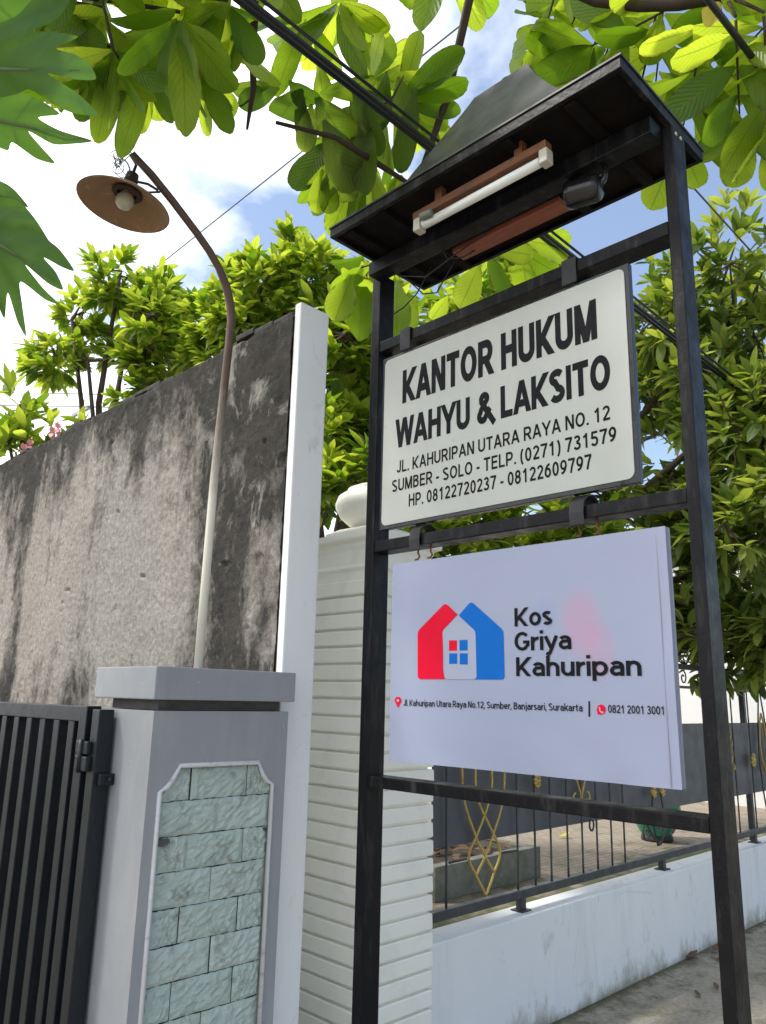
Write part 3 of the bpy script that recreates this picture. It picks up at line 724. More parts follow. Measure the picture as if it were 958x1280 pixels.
for sg in (-1, 1): ov.tube(plane([(cxo+sg*.02, .62), (cxo+sg*.08, .85), (cxo+sg*.11, 1.1), (cxo+sg*.08, 1.35), (cxo+sg*.02, 1.60)]), .0065, 6)
ov.build('scroll', M['fence_paint'], fn)
gv = MB()
for sg in (-1, 1): gv.tube(plane([(cxo, 1.0), (cxo+sg*.06, 1.1), (cxo+sg*.075, 1.22), (cxo+sg*.05, 1.36), (cxo, 1.45)]), .008, 6)
gv.build('gold_oval', M['gold'], fn)
X = Xb+.34
while X < XE: bar(X); X += .15
# scroll rings between the two upper rails
X = 2.78; i = 0
while X < XE-.2:
    m = MB(); sg = 1 if i % 2 else -1
    m.tube(plane(spiral(X, 1.686, .050, math.pi/2, 1.15, sg)), .0055, 6); m.tube(plane(spiral(X+.10, 1.686, .050, math.pi/2, 1.15, -sg)), .0055, 6)
    m.build('rail_scroll', M['fence_paint'], fn); X += .36; i += 1

# ------------------------------------------------------------------ inside the yard
pl = thing('cement_planter', 'mossy grey cement planter box full of dead leaves behind the fence', 'planter', (3.85, 3.1, .44))
pa = on(565, 1122, 2, .44); pb = on(668, 1096, 2, .44)
px_0, px_1, pyy = 3.42, 4.42, 2.98
m = MB(); t = .07
m.box((px_0, pyy, .44), (px_1, pyy+t, .62), .008); m.box((px_0, pyy+.62, .44), (px_1, pyy+.62+t, .62), .008)
m.box((px_0, pyy+t+.001, .44), (px_0+t, pyy+.619, .618), .006); m.box((px_1-t, pyy+t+.001, .44), (px_1, pyy+.619, .618), .006)
m.build('box', M['cement'], pl)
m = MB(); m.box((px_0+t, pyy+t, .45), (px_1-t, pyy+.62, .575)); sol = m.build('soil', M['soil'], pl)
m = MB(); m.has_uv = True
for i in range(34):
    b = Vector((random.uniform(px_0+.1, px_1-.12), random.uniform(pyy+.1, pyy+.58), .59+random.random()*.05)); a = random.uniform(0, 6.28); L = random.uniform(.06, .14)
    m.leaf(b, b+Vector((math.cos(a)*L, math.sin(a)*L, random.uniform(-.01, .05))), (0, 0, 1), .05, .3, .3, 4)
m.build('dead_leaves', M['dead_leaf'], sol)['kind'] = 'stuff'
m = MB(); m.box((3.36, 3.76, .44), (3.80, 4.06, .86), .012)  # dark box taken as part of the planter
tag(m.build('dark_box', M['fence_paint'], None, (3.58, 3.9, .44)), 'dark square box of the cement planter standing at its back by the white column', 'bin')
pc = on(820, 1060, 1, 3.15); pcx, pcy = pc.x+.03, 3.15
pot = thing('ceramic_pot', 'round dark green glazed pot on a brown foot in the yard behind the fence', 'pot', (pcx, pcy, .44))
m = MB(); m.lathe((pcx, pcy, .44), [(.10, .03), (.135, .07), (.175, .15), (.195, .24), (.19, .32), (.165, .39), (.155, .41), (.172, .425), (.172, .44), (.15, .445), (.14, .41), (.001, .39)], 36); m.build('body', M['pot'], pot)
m = MB(); m.lathe((pcx, pcy, .44), [(.001, .0), (.12, .0), (.125, .02), (.112, .06), (.09, .065)], 28); m.build('foot', M['pot_base'], pot)
m = MB()
for i in range(46):
    a = random.uniform(0, 6.28); b = Vector((pcx+random.uniform(-.08, .08), pcy+random.uniform(-.08, .08), .85)); L = random.uniform(.15, .34)
    m.leaf(b, b+Vector((math.cos(a)*L*.6, math.sin(a)*L*.6, L*.7)), (math.cos(a), math.sin(a), 1), .05, .3, .15, 5)
m.build('plant', M['leaf_tree'], pot)

hs = thing('white_house', 'plain white house wall beyond the yard behind the trees', 'house', (10, 6, 0))
m = MB(); m.box((9.2, 2.9, .3), (9.4, 14, 3.4)); m.box((9.42, 2.9, .3), (16, 3.1, 3.4)); m.build('wall', M['house_wall'], hs)
m = MB(); m.box((9.0, 2.7, 3.402), (16.2, 14.2, 3.52)); m.build('roof_slab', M['house_wall'], hs)

# ------------------------------------------------------------------ sign frame
sf = thing('sign_frame', 'tall black two post sign frame with a small flared roof', 'sign frame', (2.04, 1.46, 0))
for (a, b) in ((.826, .861), (2.060, 2.106)):
    m = MB(); m.box((2.0, a, 0), (2.082, b, 3.19 if a < 1 else 3.185), .004); m.build('post', M['black_wood'], sf)
for dx_, z_b in ((.018, 3.165), (.050, 3.168)):
    m = MB(); m.lathe((2.0+dx_, .826, z_b), [(.006, 0), (.006, .003), (.001, .004)], 8, (0, -1, 0)); m.build('bolt', M['cap_plastic'], sf)
for z0, z1 in ((2.836, 2.880), (2.028, 2.070), (1.196, 1.234)):
    m = MB(); m.box((2.002, .862, z0), (2.078, 2.059, z1), .004); m.build('crossbar', M['black_wood'], sf)
RX0, RX1, RY0, RY1, RZ = 1.722, 2.262, .862, 2.040, 3.215
m = MB()
m.box((RX0+.018, RY0+.0, RZ+.016), (RX1-.018, RY1-.0, RZ+.030)); m.build('soffit', M['soffit'], sf)
m = MB(); m.box((RX0, RY0-.02, RZ), (RX0+.017, RY1+.02, RZ+.036), .002); m.box((RX1-.017, RY0-.02, RZ), (RX1, RY1+.02, RZ+.036), .002)
m.box((RX0+.0175, RY0-.02, RZ), (RX1-.0175, RY0-.003, RZ+.036), .002); m.box((RX0+.0175, RY1+.003, RZ), (RX1-.0175, RY1+.02, RZ+.036), .002); m.build('fascia', M['black_wood'], sf)
m = MB(); m.box((1.930, .8625, 3.142), (1.999, 2.0595, 3.2), .004); m.build('beam', M['black_wood'], sf)
for yy in (1.02, 1.25, 1.80, 1.97):
    m = MB(); m.box((RX0+.02, yy-.018, RZ-.008), (1.998, yy+.018, RZ+.015), .002); m.box((2.08, yy-.018, RZ-.008), (RX1-.02, yy+.018, RZ+.015), .002); m.build('rafter', M['soffit'], sf)
m = MB(); m.box((2.022, 1.235, 3.135), (2.092, 1.70, 3.155), .002); m.build('batten', M['rust_wood'], sf)
# flared hip roof
m = MB(); H = .462; nL = 14
cxr = (RX0+RX1)/2
RZB = RZ+.0
m.box((RX0-.004, RY0-.024, RZ+.0365), (RX1+.004, RY1+.024, RZ+.044), .001)
rl0, rl1 = 1.318, 1.56
def ring(t):
    # t 0 eave .. 1 ridge : concave flare
    zc = H*t
    s_ = (1-t)**1.15; q_ = (1-t**1.7)**1.0
    hx = .010+.232*s_
    ya = rl0-.30*s_; yb = rl1+.19*q_
    return [(cxr-hx, ya, RZ+.037+zc), (cxr+hx, ya, RZ+.037+zc), (cxr+hx, yb, RZ+.037+zc), (cxr-hx, yb, RZ+.037+zc)]
vs = []; fs = []
for i in range(nL+1): vs += ring(i/nL)
for i in range(nL):
    for q in range(4): fs.append((i*4+q, i*4+(q+1) % 4, i*4+4+(q+1) % 4, i*4+4+q))
fs += [(3, 2, 1, 0), tuple(nL*4+q for q in range(4))]
m.add(vs, fs); m.build('roof', M['roof_sheet'], sf)
for px, py, zb, zt_ in ((712, 335, 2.80, 2.884), (508, 402, 2.80, 2.884)):
    yy = on(px, py, 0, 2.0).y
    m = MB()
    for (lo, hi) in (((1.994, -.026, zb), (1.9985, .026, zt_+.004)), ((1.9990, -.026, zt_+.0005), (2.086, .026, zt_+.004)), ((2.082, -.026, zb), (2.086, .026, zt_))):
        m.box((lo[0], yy+lo[1], lo[2]), (hi[0], yy+hi[1], hi[2]), .001)
    m.build('strap', M['strap'], sf)
for px, py in ((722, 632), (520, 668)):
    yy = on(px, py, 0, 2.0).y; m = MB()
    arc = [(1.996-.002, 2.012), (1.990, 2.05), (1.996, 2.085), (2.02, 2.105), (2.05, 2.112), (2.078, 2.10), (2.088, 2.075)]
    for (a, b), (c, d) in zip(arc[:-1], arc[1:]):
        m.add([(a, yy-.024, b), (c, yy-.024, d), (c, yy+.024, d), (a, yy+.024, b), (a+.004, yy-.024, b-.003), (c+.004, yy-.024, d-.003), (c+.004, yy+.024, d-.003), (a+.004, yy+.024, b-.003)],
              [(0, 1, 2, 3), (7, 6, 5, 4), (0, 4, 5, 1), (3, 2, 6, 7), (0, 3, 7, 4), (1, 5, 6, 2)])
    m.build('strap', M['strap'], sf)
    for d in (-.015, .045):
        m = MB(); m.tube([(2.03, yy-d, 2.03), (2.03, yy-d, 2.005), (2.03, yy-d-.008, 1.995), (2.025, yy-d-.004, 1.984), (2.02, yy-d+.006, 1.982)], .0035, 6)
        m.build('hook', M['rust_metal'], sf)
m = MB()
for (a, b, c, d) in (((2.0, 1.95, 3.13), (1.985, 1.80, 3.06), (1.99, 1.65, 3.10), (2.0, 1.50, 3.13)), ((2.05, 1.95, 3.13), (2.06, 1.88, 3.05), (2.05, 1.80, 3.02), (2.06, 1.72, 3.13)), ((1.99, 1.75, 3.20), (1.995, 1.70, 3.10), (2.04, 1.66, 3.11), (2.07, 1.62, 3.14)), ((2.03, 2.05, 2.99), (2.06, 1.98, 3.03), (2.08, 1.93, 3.08), (2.09, 1.86, 3.19))):
    m.tube([a, b, c, d], .0028, 6)
m.build('loose_wire', M['cable'], sf)

# tube light under the roof
tl = thing('tube_light', 'white fluorescent tube on a rusty batten under the sign roof', 'tube light', (1.81, 1.41, 3.2))
T0 = on(521, 281, 2, 3.125); T1 = on(686, 201, 2, 3.125)
tx = (T0.x+T1.x)/2; T0.x = T1.x = tx
m = MB(); m.box((tx-.016, T1.y-.01, 3.1525), (tx+.020, T0.y+.02, 3.181), .004); m.box((tx-.010, T1.y+.08, 3.1815), (tx+.016, T1.y+.11, 3.230)); m.box((tx-.010, T0.y-.11, 3.1815), (tx+.016, T0.y-.08, 3.230)); m.build('housing', M['rust_metal'], tl)
m = MB(); m.tube([(tx, T0.y-.02, 3.122), (tx, T1.y+.02, 3.122)], .0155, 16); tub = m.build('tube', M['tube_glass'], tl)
for yy in (T0.y, T1.y):
    m = MB(); m.box((tx-.019, yy-.015, 3.102), (tx+.019, yy+.015, 3.151), .005); m.build('end_cap', M['cap_plastic'], tub)
m = MB(); m.lathe((tx-.025, T0.y-.055, 3.135), [(.001, -.025), (.012, -.024), (.014, -.02), (.014, .024), (.001, .025)], 12, (0, 1, .15)); m.build('starter', M['starter'], tl)

spl = thing('spotlight', 'small black cylinder spotlight hanging on a bracket under the sign roof', 'spotlight', (1.96, 1.05, 3.13))
s0 = on(711, 245, 0, 1.97); s1 = on(752, 233, 0, 1.985); ax = (s1-s0).normalized(); L_ = (s1-s0).length
m = MB(); m.lathe(s0, [(.036, .035), (.040, .0), (.044, -.001), (.0455, .004), (.0455, L_*.18), (.044, L_*.2), (.044, L_*.80), (.040, L_*.92), (.028, L_), (.001, L_*1.01)], 24, ax); sbd = m.build('body', M['black_steel'], spl)
m = MB(); m.lathe(s0+ax*.03, [(.001, 0), (.0365, 0)], 20, ax); m.build('lens', M['fence_sheet'], sbd)
e1 = on(757, 215, 0, 1.985)
m = MB(); m.tube([s1-ax*.01, s1+Vector((0, -.01, .02)), e1, Vector((e1.x, e1.y, 3.21))], .010, 8); m.tube([s0+ax*.06+Vector((0, 0, .03)), Vector((1.985, e1.y+.02, 3.12)), e1], .008, 8); m.build('bracket', M['black_steel'], spl)

# ------------------------------------------------------------------ lettering
GL = {}
def arc(cx, cy, rx, ry, a0, a1, n=None):
    n = n or max(4, int(abs(a1-a0)/13)); return [(cx+rx*math.cos(R(a0+(a1-a0)*i/n)), cy+ry*math.sin(R(a0+(a1-a0)*i/n))) for i in range(n+1)]
# capitals, digits : cap height 1; (width, strokes).  h = half stroke is added by the caller through inset i
def glyph(ch, t):
    h = t/2; T = 1-h; m = .5
    def rr(x0, x1, y0, y1, r=None):   # rounded loop
        rx = (x1-x0)/2; ry = (y1-y0)/2; r = min(rx, ry) if r is None else r; return arc((x0+x1)/2, (y0+y1)/2, rx, ry, 90, 450, 32)
    E = .3  # overshoot to be clipped
    if ch == 'A': w = .74; return w, [[(-.03+h-.04, -E*1), (w/2, 1+.0)] if 0 else [(h*.75-.105, -E), (w/2+.0, 1.0+.0)], [(w-h*.75+.105, -E), (w/2, 1.0)], [(.16, .30), (w-.16, .30)]]
    if ch == 'B': w = .66; return w, [[(h, 0), (h, 1)], [(h, T), (.36, T)]+arc(.36, .76, w-.36-h-.03, T-.76, 90, -90)[1:]+[(h, .52)], [(.36, .52)]+arc(.36, (.52+h)/2, w-.36-h, (.52-h)/2, 90, -90)+[(h, h)]]
    if ch == 'E': w = .60; return w, [[(h, 0), (h, 1)], [(h, T), (w, T)], [(h, .52), (w-.04, .52)], [(h, h), (w, h)]]
    if ch == 'G': w = .76; return w, [arc(.39, .5, .39-h, .5-h, 42, 325)+[(w-h, .20), (w-h, .46)], [(.44, .45), (w, .45)]]
    if ch == 'H': w = .70; return w, [[(h, 0), (h, 1)], [(w-h, 0), (w-h, 1)], [(h, .52), (w-h, .52)]]
    if ch == 'I': w = t; return w, [[(h, 0), (h, 1)]]
    if ch == 'J': w = .52; return w, [[(w-h, 1), (w-h, .3)]+arc(w/2, .3, w/2-h, .3-h, 0, -170)[1:]]
    if ch == 'K': w = .72; return w, [[(h, 0), (h, 1)], [(h, .30), (w-.10+E*.95, 1+E)], [(.24, .50), (w-h*.6+E*.62, -E)]]
    if ch == 'L': w = .56; return w, [[(h, 0), (h, 1)], [(h, h), (w, h)]]
    if ch == 'M': w = .84; return w, [[(h, 0), (h, 1)], [(w-h, 0), (w-h, 1)], [(h-.075, 1+E), (w/2, 0), ], [(w-h+.075, 1+E), (w/2, 0)]]
    if ch == 'N': w = .72; return w, [[(h, 0), (h, 1)], [(w-h, 0), (w-h, 1)], [(h-.13, 1+E), (w-h+.13, -E)]]
    if ch == 'O': w = .78; return w, [rr(h, w-h, h, T)]
    if ch == 'P': w = .66; return w, [[(h, 0), (h, 1)], [(h, T), (.36, T)]+arc(.36, (T+.43)/2, w-.36-h, (T-.43)/2, 90, -90)[1:]+[(h, .43)]]
    if ch == 'R': w = .70; return w, [[(h, 0), (h, 1)], [(h, T), (.38, T)]+arc(.38, (T+.45)/2, w-.38-h-.02, (T-.45)/2, 90, -90)[1:]+[(h, .45)], [(.34, .48), (w-h*.8+.20, -E)]]
    if ch == 'S': w = .66; return w, [arc(.33, .745, .33-h-.01, T-.745+.0, 28, 270-18)+[(.33, .50)][:0]+arc(.33, .27, .33-h, .27-h, 78, -152)]
    if ch == 'T': w = .64; return w, [[(0, T), (w, T)], [(w/2, 0), (w/2, 1)]]
    if ch == 'U': w = .70; return w, [[(h, 1), (h, .33)]+arc(w/2, .33, w/2-h, .33-h, 180, 360)[1:]+[(w-h, 1)]]
    if ch == 'W': w = 1.02; return w, [[(h*.7-.085, 1+E), (.265+.075, -E)], [(.265-.075, -E), (w/2+.07, 1+E)], [(w/2-.07, 1+E), (w-.265+.075, -E)], [(w-.265-.075, -E), (w-h*.7+.085, 1+E)]]
    if ch == 'Y': w = .72; return w, [[(h*.6-.18, 1+E), (w/2, .40)], [(w-h*.6+.18, 1+E), (w/2, .40)], [(w/2, 0), (w/2, .44)]]
    if ch == '&': w = .80; return w, [[(w+.06, -.06), (.22, .70)]+arc(.36, .78, .15, T-.78, 200, -20)+[(.20, .44)]+arc(.28, .25, .28-h, .25-h, 130, 300)+[(w-.15, .45)]]
    if ch == '0': w = .58; return w, [rr(h, w-h, h, T)]
    if ch == '1': w = .58; return w, [[(.34, 0), (.34, 1)], [(.10, .72), (.34, .90)]]
    if ch == '2': w = .58; return w, [arc(w/2, .70, w/2-h, T-.70, 165, -25)+[(h+.06, .16), (h, h)], [(h*.5, h), (w, h)]]
    if ch == '3': w = .58; return w, [arc(w/2-.01, .75, w/2-h-.02, T-.75, 160, -80)+[(.24, .53)], [(.24, .52)]+arc(w/2-.01, .27, w/2-h+.01, .27-h, 75, -160)]
    if ch == '5': w = .58; return w, [[(w-.04, T), (.13, T), (.09, .50)], arc(w/2-.01, .32, w/2-h+.01, .32-h+.02, 135, -155)]
    if ch == '6': w = .58; return w, [rr(h, w-h, h, .62), arc(w-h-.02, .36, w-2*h-.02, T-.36, 180, 105)+[(w-.10, T-.03)]]
    if ch == '7': w = .58; return w, [[(0, T), (w, T)], [(w-h*.6, T), (.34, .5), (.22, 0)]]
    if ch == '8': w = .58; return w, [rr(h+.03, w-h-.03, .52, T), rr(h, w-h, h, .52)]
    if ch == '9': w = .58; return w, [rr(h, w-h, .38, T), arc(h+.02, .64, w-2*h-.02, .64-h, 0, -75)+[(.10, h+.03)]]
    if ch == '(': w = .30; return w, [arc(.42, .42, .36, .68, 125, 235)]
    if ch == ')': w = .30; return w, [arc(-.12, .42, .36, .68, 55, -55)]
    if ch == '.': w = t; return w, [[(h, 0), (h, t)]]
    if ch == ',': w = t; return w, [[(h, t), (h, .0), (h*.3, -.12)]]
    if ch == '-': w = .32; return w, [[(0, .36), (w, .36)]]
    # lower case: x height .72
    x = .72
    def bowl(x0, w_): return arc(x0+w_/2, x/2, w_/2-h, x/2-h, 0, 360, 28)
    if ch == 'o': w = .62; return w, [bowl(0, w)]
    if ch == 's': w = .50; return w, [arc(.25, x*.745, .25-h, x*.255-h+.012, 35, 250)+arc(.25, x*.27, .25-h, x*.27-h, 75, -150)]
    if ch == 'r': w = .38; return w, [[(h, 0), (h, x)], arc(.40, .36, .40-h, x-.36-h, 180, 92)]
    if ch == 'i': w = t; return w, [[(h, 0), (h, x)], [(h, .86), (h, .86+t*1.05)]]
    if ch == 'l': w = t; return w, [[(h, 0), (h, 1.05)]]
    if ch == 'j': w = .22; return w, [[(w-h, x), (w-h, 0)]+arc(.04, 0, w-h-.04, .20-h+.04, 0, -100)[1:], [(w-h, .86), (w-h, .86+t*1.05)]]
    if ch == 'y': w = .60; return w, [[(h*.4, x), (w/2+.02, .03)], [(w-h*.4, x), (w/2-.055, -.14), (w/2-.13, -.24+h*.3), (.06, -.25+h)]]
    if ch == 'a': w = .58; return w, [[(w-h, 0), (w-h, .45)]+arc(w/2-.01, .45, w/2-h+.01, x-.45-h, 0, 150)[1:], [(w-h, .42), (.28, .42)]+arc(.26, (.42+h)/2, .26-h, (.42-h)/2, 90, 270)[1:]+[(w-h, h+.06)]]
    if ch == 'h': w = .60; return w, [[(h, 0), (h, 1.05)], arc(w/2, .40, w/2-h, x-.40-h, 180, 0)+[(w-h, 0)]]
    if ch == 'n': w = .60; return w, [[(h, 0), (h, x)], arc(w/2, .40, w/2-h, x-.40-h, 180, 0)+[(w-h, 0)]]
    if ch == 'm': w = .98; return w, [[(h, 0), (h, x)], arc(w*.25+h*.5, .40, w*.25-h*.5, x-.40-h, 180, 0)+[(w/2, 0)], arc(w*.75-h*.5, .40, w*.25-h*.5, x-.40-h, 180, 0)+[(w-h, 0)]]
    if ch == 'u': w = .60; return w, [[(w-h, 0), (w-h, x)], [(h, x)]+arc(w/2, .32, w/2-h, .32-h, 180, 360)]
    if ch == 'p': w = .66; return w, [[(h, -.24), (h, x)], bowl(.0, w)]
    if ch == 'b': w = .66; return w, [[(h, 0), (h, 1.05)], bowl(.0, w)]
    if ch == 'e': w = .62; return w, [[(h, .36), (w-h*1.2, .36)], arc(w/2, x/2, w/2-h, x/2-h, 0, 318, 24)]
    if ch == 't': w = .40; return w, [[(.16, .92), (.16, .2)]+arc(.29, .19, .13, .19-h, 180, 290)[1:], [(0, x-h), (w-.02, x-h)]]
    if ch == 'k': w = .58; return w, [[(h, 0), (h, 1.05)], [(h, .22), (w-.02+.0, x+.02)], [(.24, .40), (w-.0, -.02)]]
    return .34, []
CLIPPED = set('AKMNRWY')
def clip(poly, axis, lim, keep_less):
    out = []; n = len(poly)
    for i in range(n):
        a, b = poly[i], poly[(i+1) % n]
        ia = (a[axis] <= lim) == keep_less or a[axis] == lim; ib = (b[axis] <= lim) == keep_less or b[axis] == lim
        if ia: out.append(a)
        if ia != ib:
            t = (lim-a[axis])/(b[axis]-a[axis]); out.append(tuple(a[k]+t*(b[k]-a[k]) for k in (0, 1)))
    return out
def stroke_polys(pts, t):
    h = t/2; n = len(pts); closed = n > 3 and abs(pts[0][0]-pts[-1][0])+abs(pts[0][1]-pts[-1][1]) < 1e-6
    L = []; Rr = []
    def nrm(a, b):
        dx, dy = b[0]-a[0], b[1]-a[1]; d = math.hypot(dx, dy) or 1; return (-dy/d, dx/d)
    for i in range(n):
        if i == 0: na = nrm(pts[-2], pts[0]) if closed else nrm(pts[0], pts[1])
        else: na = nrm(pts[i-1], pts[i])
        if i == n-1: nb = nrm(pts[0], pts[1]) if closed else nrm(pts[-2], pts[-1])
        else: nb = nrm(pts[i], pts[i+1])
        mx_, my = na[0]+nb[0], na[1]+nb[1]; d2 = mx_*mx_+my*my
        if d2 < .3: mx_, my, k = na[0], na[1], 1
        else: k = min(2/d2, 1.6)
        L.append((pts[i][0]+mx_*k*h, pts[i][1]+my*k*h)); Rr.append((pts[i][0]-mx_*k*h, pts[i][1]-my*k*h))
    return [[Rr[i], Rr[i+1], L[i+1], L[i]] for i in range(n-1)]
def text_width(s, t, gap):
    x = 0
    for c in s: x += (.30 if c == ' ' else glyph(c, t)[0]+gap)
    return x-gap
def lettering(mb, s, X, y_left, z_base, cap, width, t, gap=.13, shear=0.0, lift=.0006):
    """writes s on a board facing -X, reading from high Y to low Y, fitted to the given width"""
    tw = text_width(s, t, gap); kx = width/tw; x = 0; lv = 0
    for c in s:
        if c == ' ': x += .30; continue
        w, strokes = glyph(c, t)
        for si, pts in enumerate(strokes):
            d0_ = X-lift-.00016*si
            polys = stroke_polys(pts, t)
            for qi, po_ in enumerate(polys):
                d = d0_-.000004*qi
                if c in CLIPPED: po_ = clip(clip(po_, 1, 0.0, False), 1, 1.0, True)
                if len(po_) < 3: continue
                q = [Vector((d, y_left-(x+a)*kx, z_base+b*cap+shear*(x+a)*kx)) for a, b in po_]
                n = len(q); mb.add(q, [tuple(range(n))])
        x += w+gap
    return mb
def words(s, X, y_left, z_base, cap, width, t, gap, mat, parent):
    kx = width/text_width(s, t, gap); x = 0
    for wd in s.split(' '):
        tw = text_width(wd, t, gap)
        mb = MB(); lettering(mb, wd, X, y_left-x*kx, z_base, cap, tw*kx, t, gap); mb.build('lettering', mat, parent)
        x += tw+gap+.30
# ------------------------------------------------------------------ office sign board
BX = 2.004
sb = thing('office_sign', 'white board with black lettering in a black frame strapped between two crossbars', 'sign', (BX, 1.51, 2.1))
def rrect(y0, y1, z0, z1, r, n=5):
    P = []
    for cy_, cz, a0 in ((y0+r, z0+r, 180), (y1-r, z0+r, 270), (y1-r, z1-r, 0), (y0+r, z1-r, 90)):
        for i in range(n+1): a = R(a0+90*i/n); P.append((cy_+r*math.cos(a), cz+r*math.sin(a)))
    return P
m = MB(); m.box((BX, .992, 2.108), (BX+.022, 2.036, 2.798), .002); m.build('frame', M['black_steel'], sb)
m = MB(); m.prism([(BX-.0035, a, b) for a, b in rrect(1.006, 2.022, 2.123, 2.786, .022)], (.004, 0, 0)); brd = m.build('board', M['board_white'], sb)
LX = BX-.0035
def wline(s, p0, p1, cap, t, gap, name='lettering'):
    """p0 bottom-left pixel, p1 bottom-right pixel of the line in the photograph"""
    a = on(*p0, 0, BX); b = on(*p1, 0, BX)
    words(s, LX, a.y, (a.z+b.z)/2, cap, a.y-b.y, t, gap, M['letter_black'], brd)
def caph(p, q): return on(*p, 0, BX).z-on(*q, 0, BX).z
wline('KANTOR HUKUM', (504, 503), (748, 426), .134, .222, .065)
wline('WAHYU & LAKSITO', (496, 557), (765, 490), .114, .215, .065)
wline('JL. KAHURIPAN UTARA RAYA NO. 12', (497, 590), (764, 527), .0465, .165, .12)
wline('SUMBER - SOLO - TELP. (0271) 731579', (491, 614), (772, 554), .0465, .165, .12)
wline('HP. 08122720237 - 08122609797', (512, 632), (741, 588), .0465, .165, .12)

# ------------------------------------------------------------------ banner
NX = 2.0
by0, by1, bz0, bz1 = .925, 1.957, 1.292, 1.972
bn = thing('house_banner', 'white cloth banner box with a red and blue house logo hooked under the crossbar', 'banner', (NX, 1.44, bz0))
m = MB(); ny, nz = 40, 28; th_ = .030
def front(u, v):
    sag = -.004*math.sin(math.pi*u)*math.sin(math.pi*v)
    wr = .0034*math.sin(u*19+v*9+2*math.sin(u*7))*max(0, (.17-v))/.17+.0010*math.sin(v*13+u*6)*max(0, u-.9)/.1+.0018*math.sin(u*11-v*6)*max(0, v-.88)/.12
    return Vector((NX-sag*0-.0 + sag*0 + wr, by1+(by0-by1)*u, bz0+(bz1-bz0)*v - .006*math.sin(u*math.pi)*(1-v)*0))
vs = [front(i/ny, j/nz) for j in range(nz+1) for i in range(ny+1)]
fs = [(j*(ny+1)+i, j*(ny+1)+i+1, (j+1)*(ny+1)+i+1, (j+1)*(ny+1)+i) for j in range(nz) for i in range(ny)]
m.add(vs, fs, True)
m.box((NX+.003, by0+.0005, bz0+.0005), (NX+th_, by1-.0005, bz1-.0005), .004)
clo = m.build('cloth', M['banner'], bn)
m = MB(); m.box((NX-.0016, by0+.026, bz0+.004), (NX-.0004, by0+.029, bz1-.004)); m.box((NX+th_*.45, by0-.0012, bz0+.004), (NX+th_*.5, by0-.0002, bz1-.004)); m.build('seam', M['seam'], bn)
PXL = NX-.0016
def bl(s, p0, p1, cap, t, gap, mat='letter_black'):
    a = on(*p0, 0, NX); b = on(*p1, 0, NX)
    words(s, PXL, a.y, (a.z+b.z)/2, cap, a.y-b.y, t, gap, M[mat], clo)
bl('Kos', (644, 783), (691, 781), .0565, .165, .07)
bl('Griya', (644, 813), (715, 812), .0565, .165, .07)
bl('Kahuripan', (646, 845), (803, 845), .0565, .165, .07)
bl('Jl. Kahuripan Utara Raya No.12, Sumber, Banjarsari, Surakarta', (505, 882), (729, 889.5), .0205, .145, .10)
bl('0821 2001 3001', (761, 891), (832, 893.5), .0215, .14, .09)
def flat(name, mat, polys, x=None, px=True):
    mb = MB()
    for i, P in enumerate(polys):
        q = [on(a, b, 0, NX) for a, b in P] if px else [Vector((NX, a, b)) for a, b in P]
        mb.prism([Vector(((PXL if x is None else x)-.0002*i, v.y, v.z)) for v in q], (.0003, 0, 0))
    return mb.build(name, M[mat], clo)
def rounded(P, rad):
    out = []; n = len(P)
    for i in range(n):
        r = rad[i]
        if r == 0: out.append(P[i]); continue
        a, b, c = Vector(P[i-1]), Vector(P[i]), Vector(P[(i+1) % n])
        u, v = (a-b).normalized(), (c-b).normalized()
        for k in range(6):
            t = k/5; p0, p1 = b+u*r, b+v*r
            q = p0*(1-t)**2+b*2*t*(1-t)+p1*t*t; out.append((q.x, q.y))
    return out
zq = lambda a, b: (340+a/3.193, 600+b/3.193)
red = rounded([zq(583, 604), zq(694, 490), zq(742, 537), zq(684, 600), zq(684, 760), zq(692, 795), zq(583, 795)], [5, 5, 0, 3, 3, 0, 5])
blue = rounded([zq(748, 540), zq(796, 484), zq(925, 600), zq(930, 797), zq(806, 796), zq(818, 765), zq(813, 602)], [0, 5, 5, 5, 0, 3, 3])
wht = rounded([zq(683, 603), zq(744, 540), zq(814, 604), zq(819, 796), zq(690, 795)], [3, 0, 3, 5, 5])
flat('logo_red', 'logo_red', [red]); flat('logo_blue', 'logo_blue', [blue])
flat('logo_house', 'logo_white', [wht], PXL-.0004)
win = [[zq(709, 640), zq(741, 640), zq(741, 682), zq(709, 682)], [zq(751, 639), zq(783, 638), zq(784, 681), zq(751, 681)], [zq(710, 692), zq(742, 692), zq(742, 734), zq(710, 734)], [zq(752, 692), zq(784, 692), zq(784, 737), zq(752, 736)]]
flat('logo_pane', 'logo_red', [win[0]], PXL-.0008); flat('logo_pane', 'logo_blue', win[1:], PXL-.0008)
pin = [(497.5, 884), (494.3, 877)]+[(498+4.2*math.cos(R(a)), 875.5+4.6*math.sin(R(a))) for a in range(170, 375, 20)]+[(498.6, 884)]
flat('pin_icon', 'logo_red', [pin]); flat('pin_eye', 'logo_white', [[(498+1.7*math.cos(R(a)), 875.6+1.9*math.sin(R(a))) for a in range(0, 360, 40)]], PXL-.0005)
flat('divider', 'letter_black', [[(736, 876.5), (738, 876.6), (738.2, 896), (736.2, 896)]])
flat('phone_badge', 'logo_red', [[(752+5.6*math.cos(R(a)), 887+6.4*math.sin(R(a))) for a in range(150, 470, 20)]+[(747.5, 893)]])
hand = [(749, 884), (750.5, 883.6), (751.4, 886), (750.6, 887.2), (752.4, 889.6), (753.8, 889.1), (755.4, 890.6), (754.6, 891.8), (752.6, 891.6), (750, 889)]
flat('phone_handset', 'logo_white', [hand], PXL-.0005)

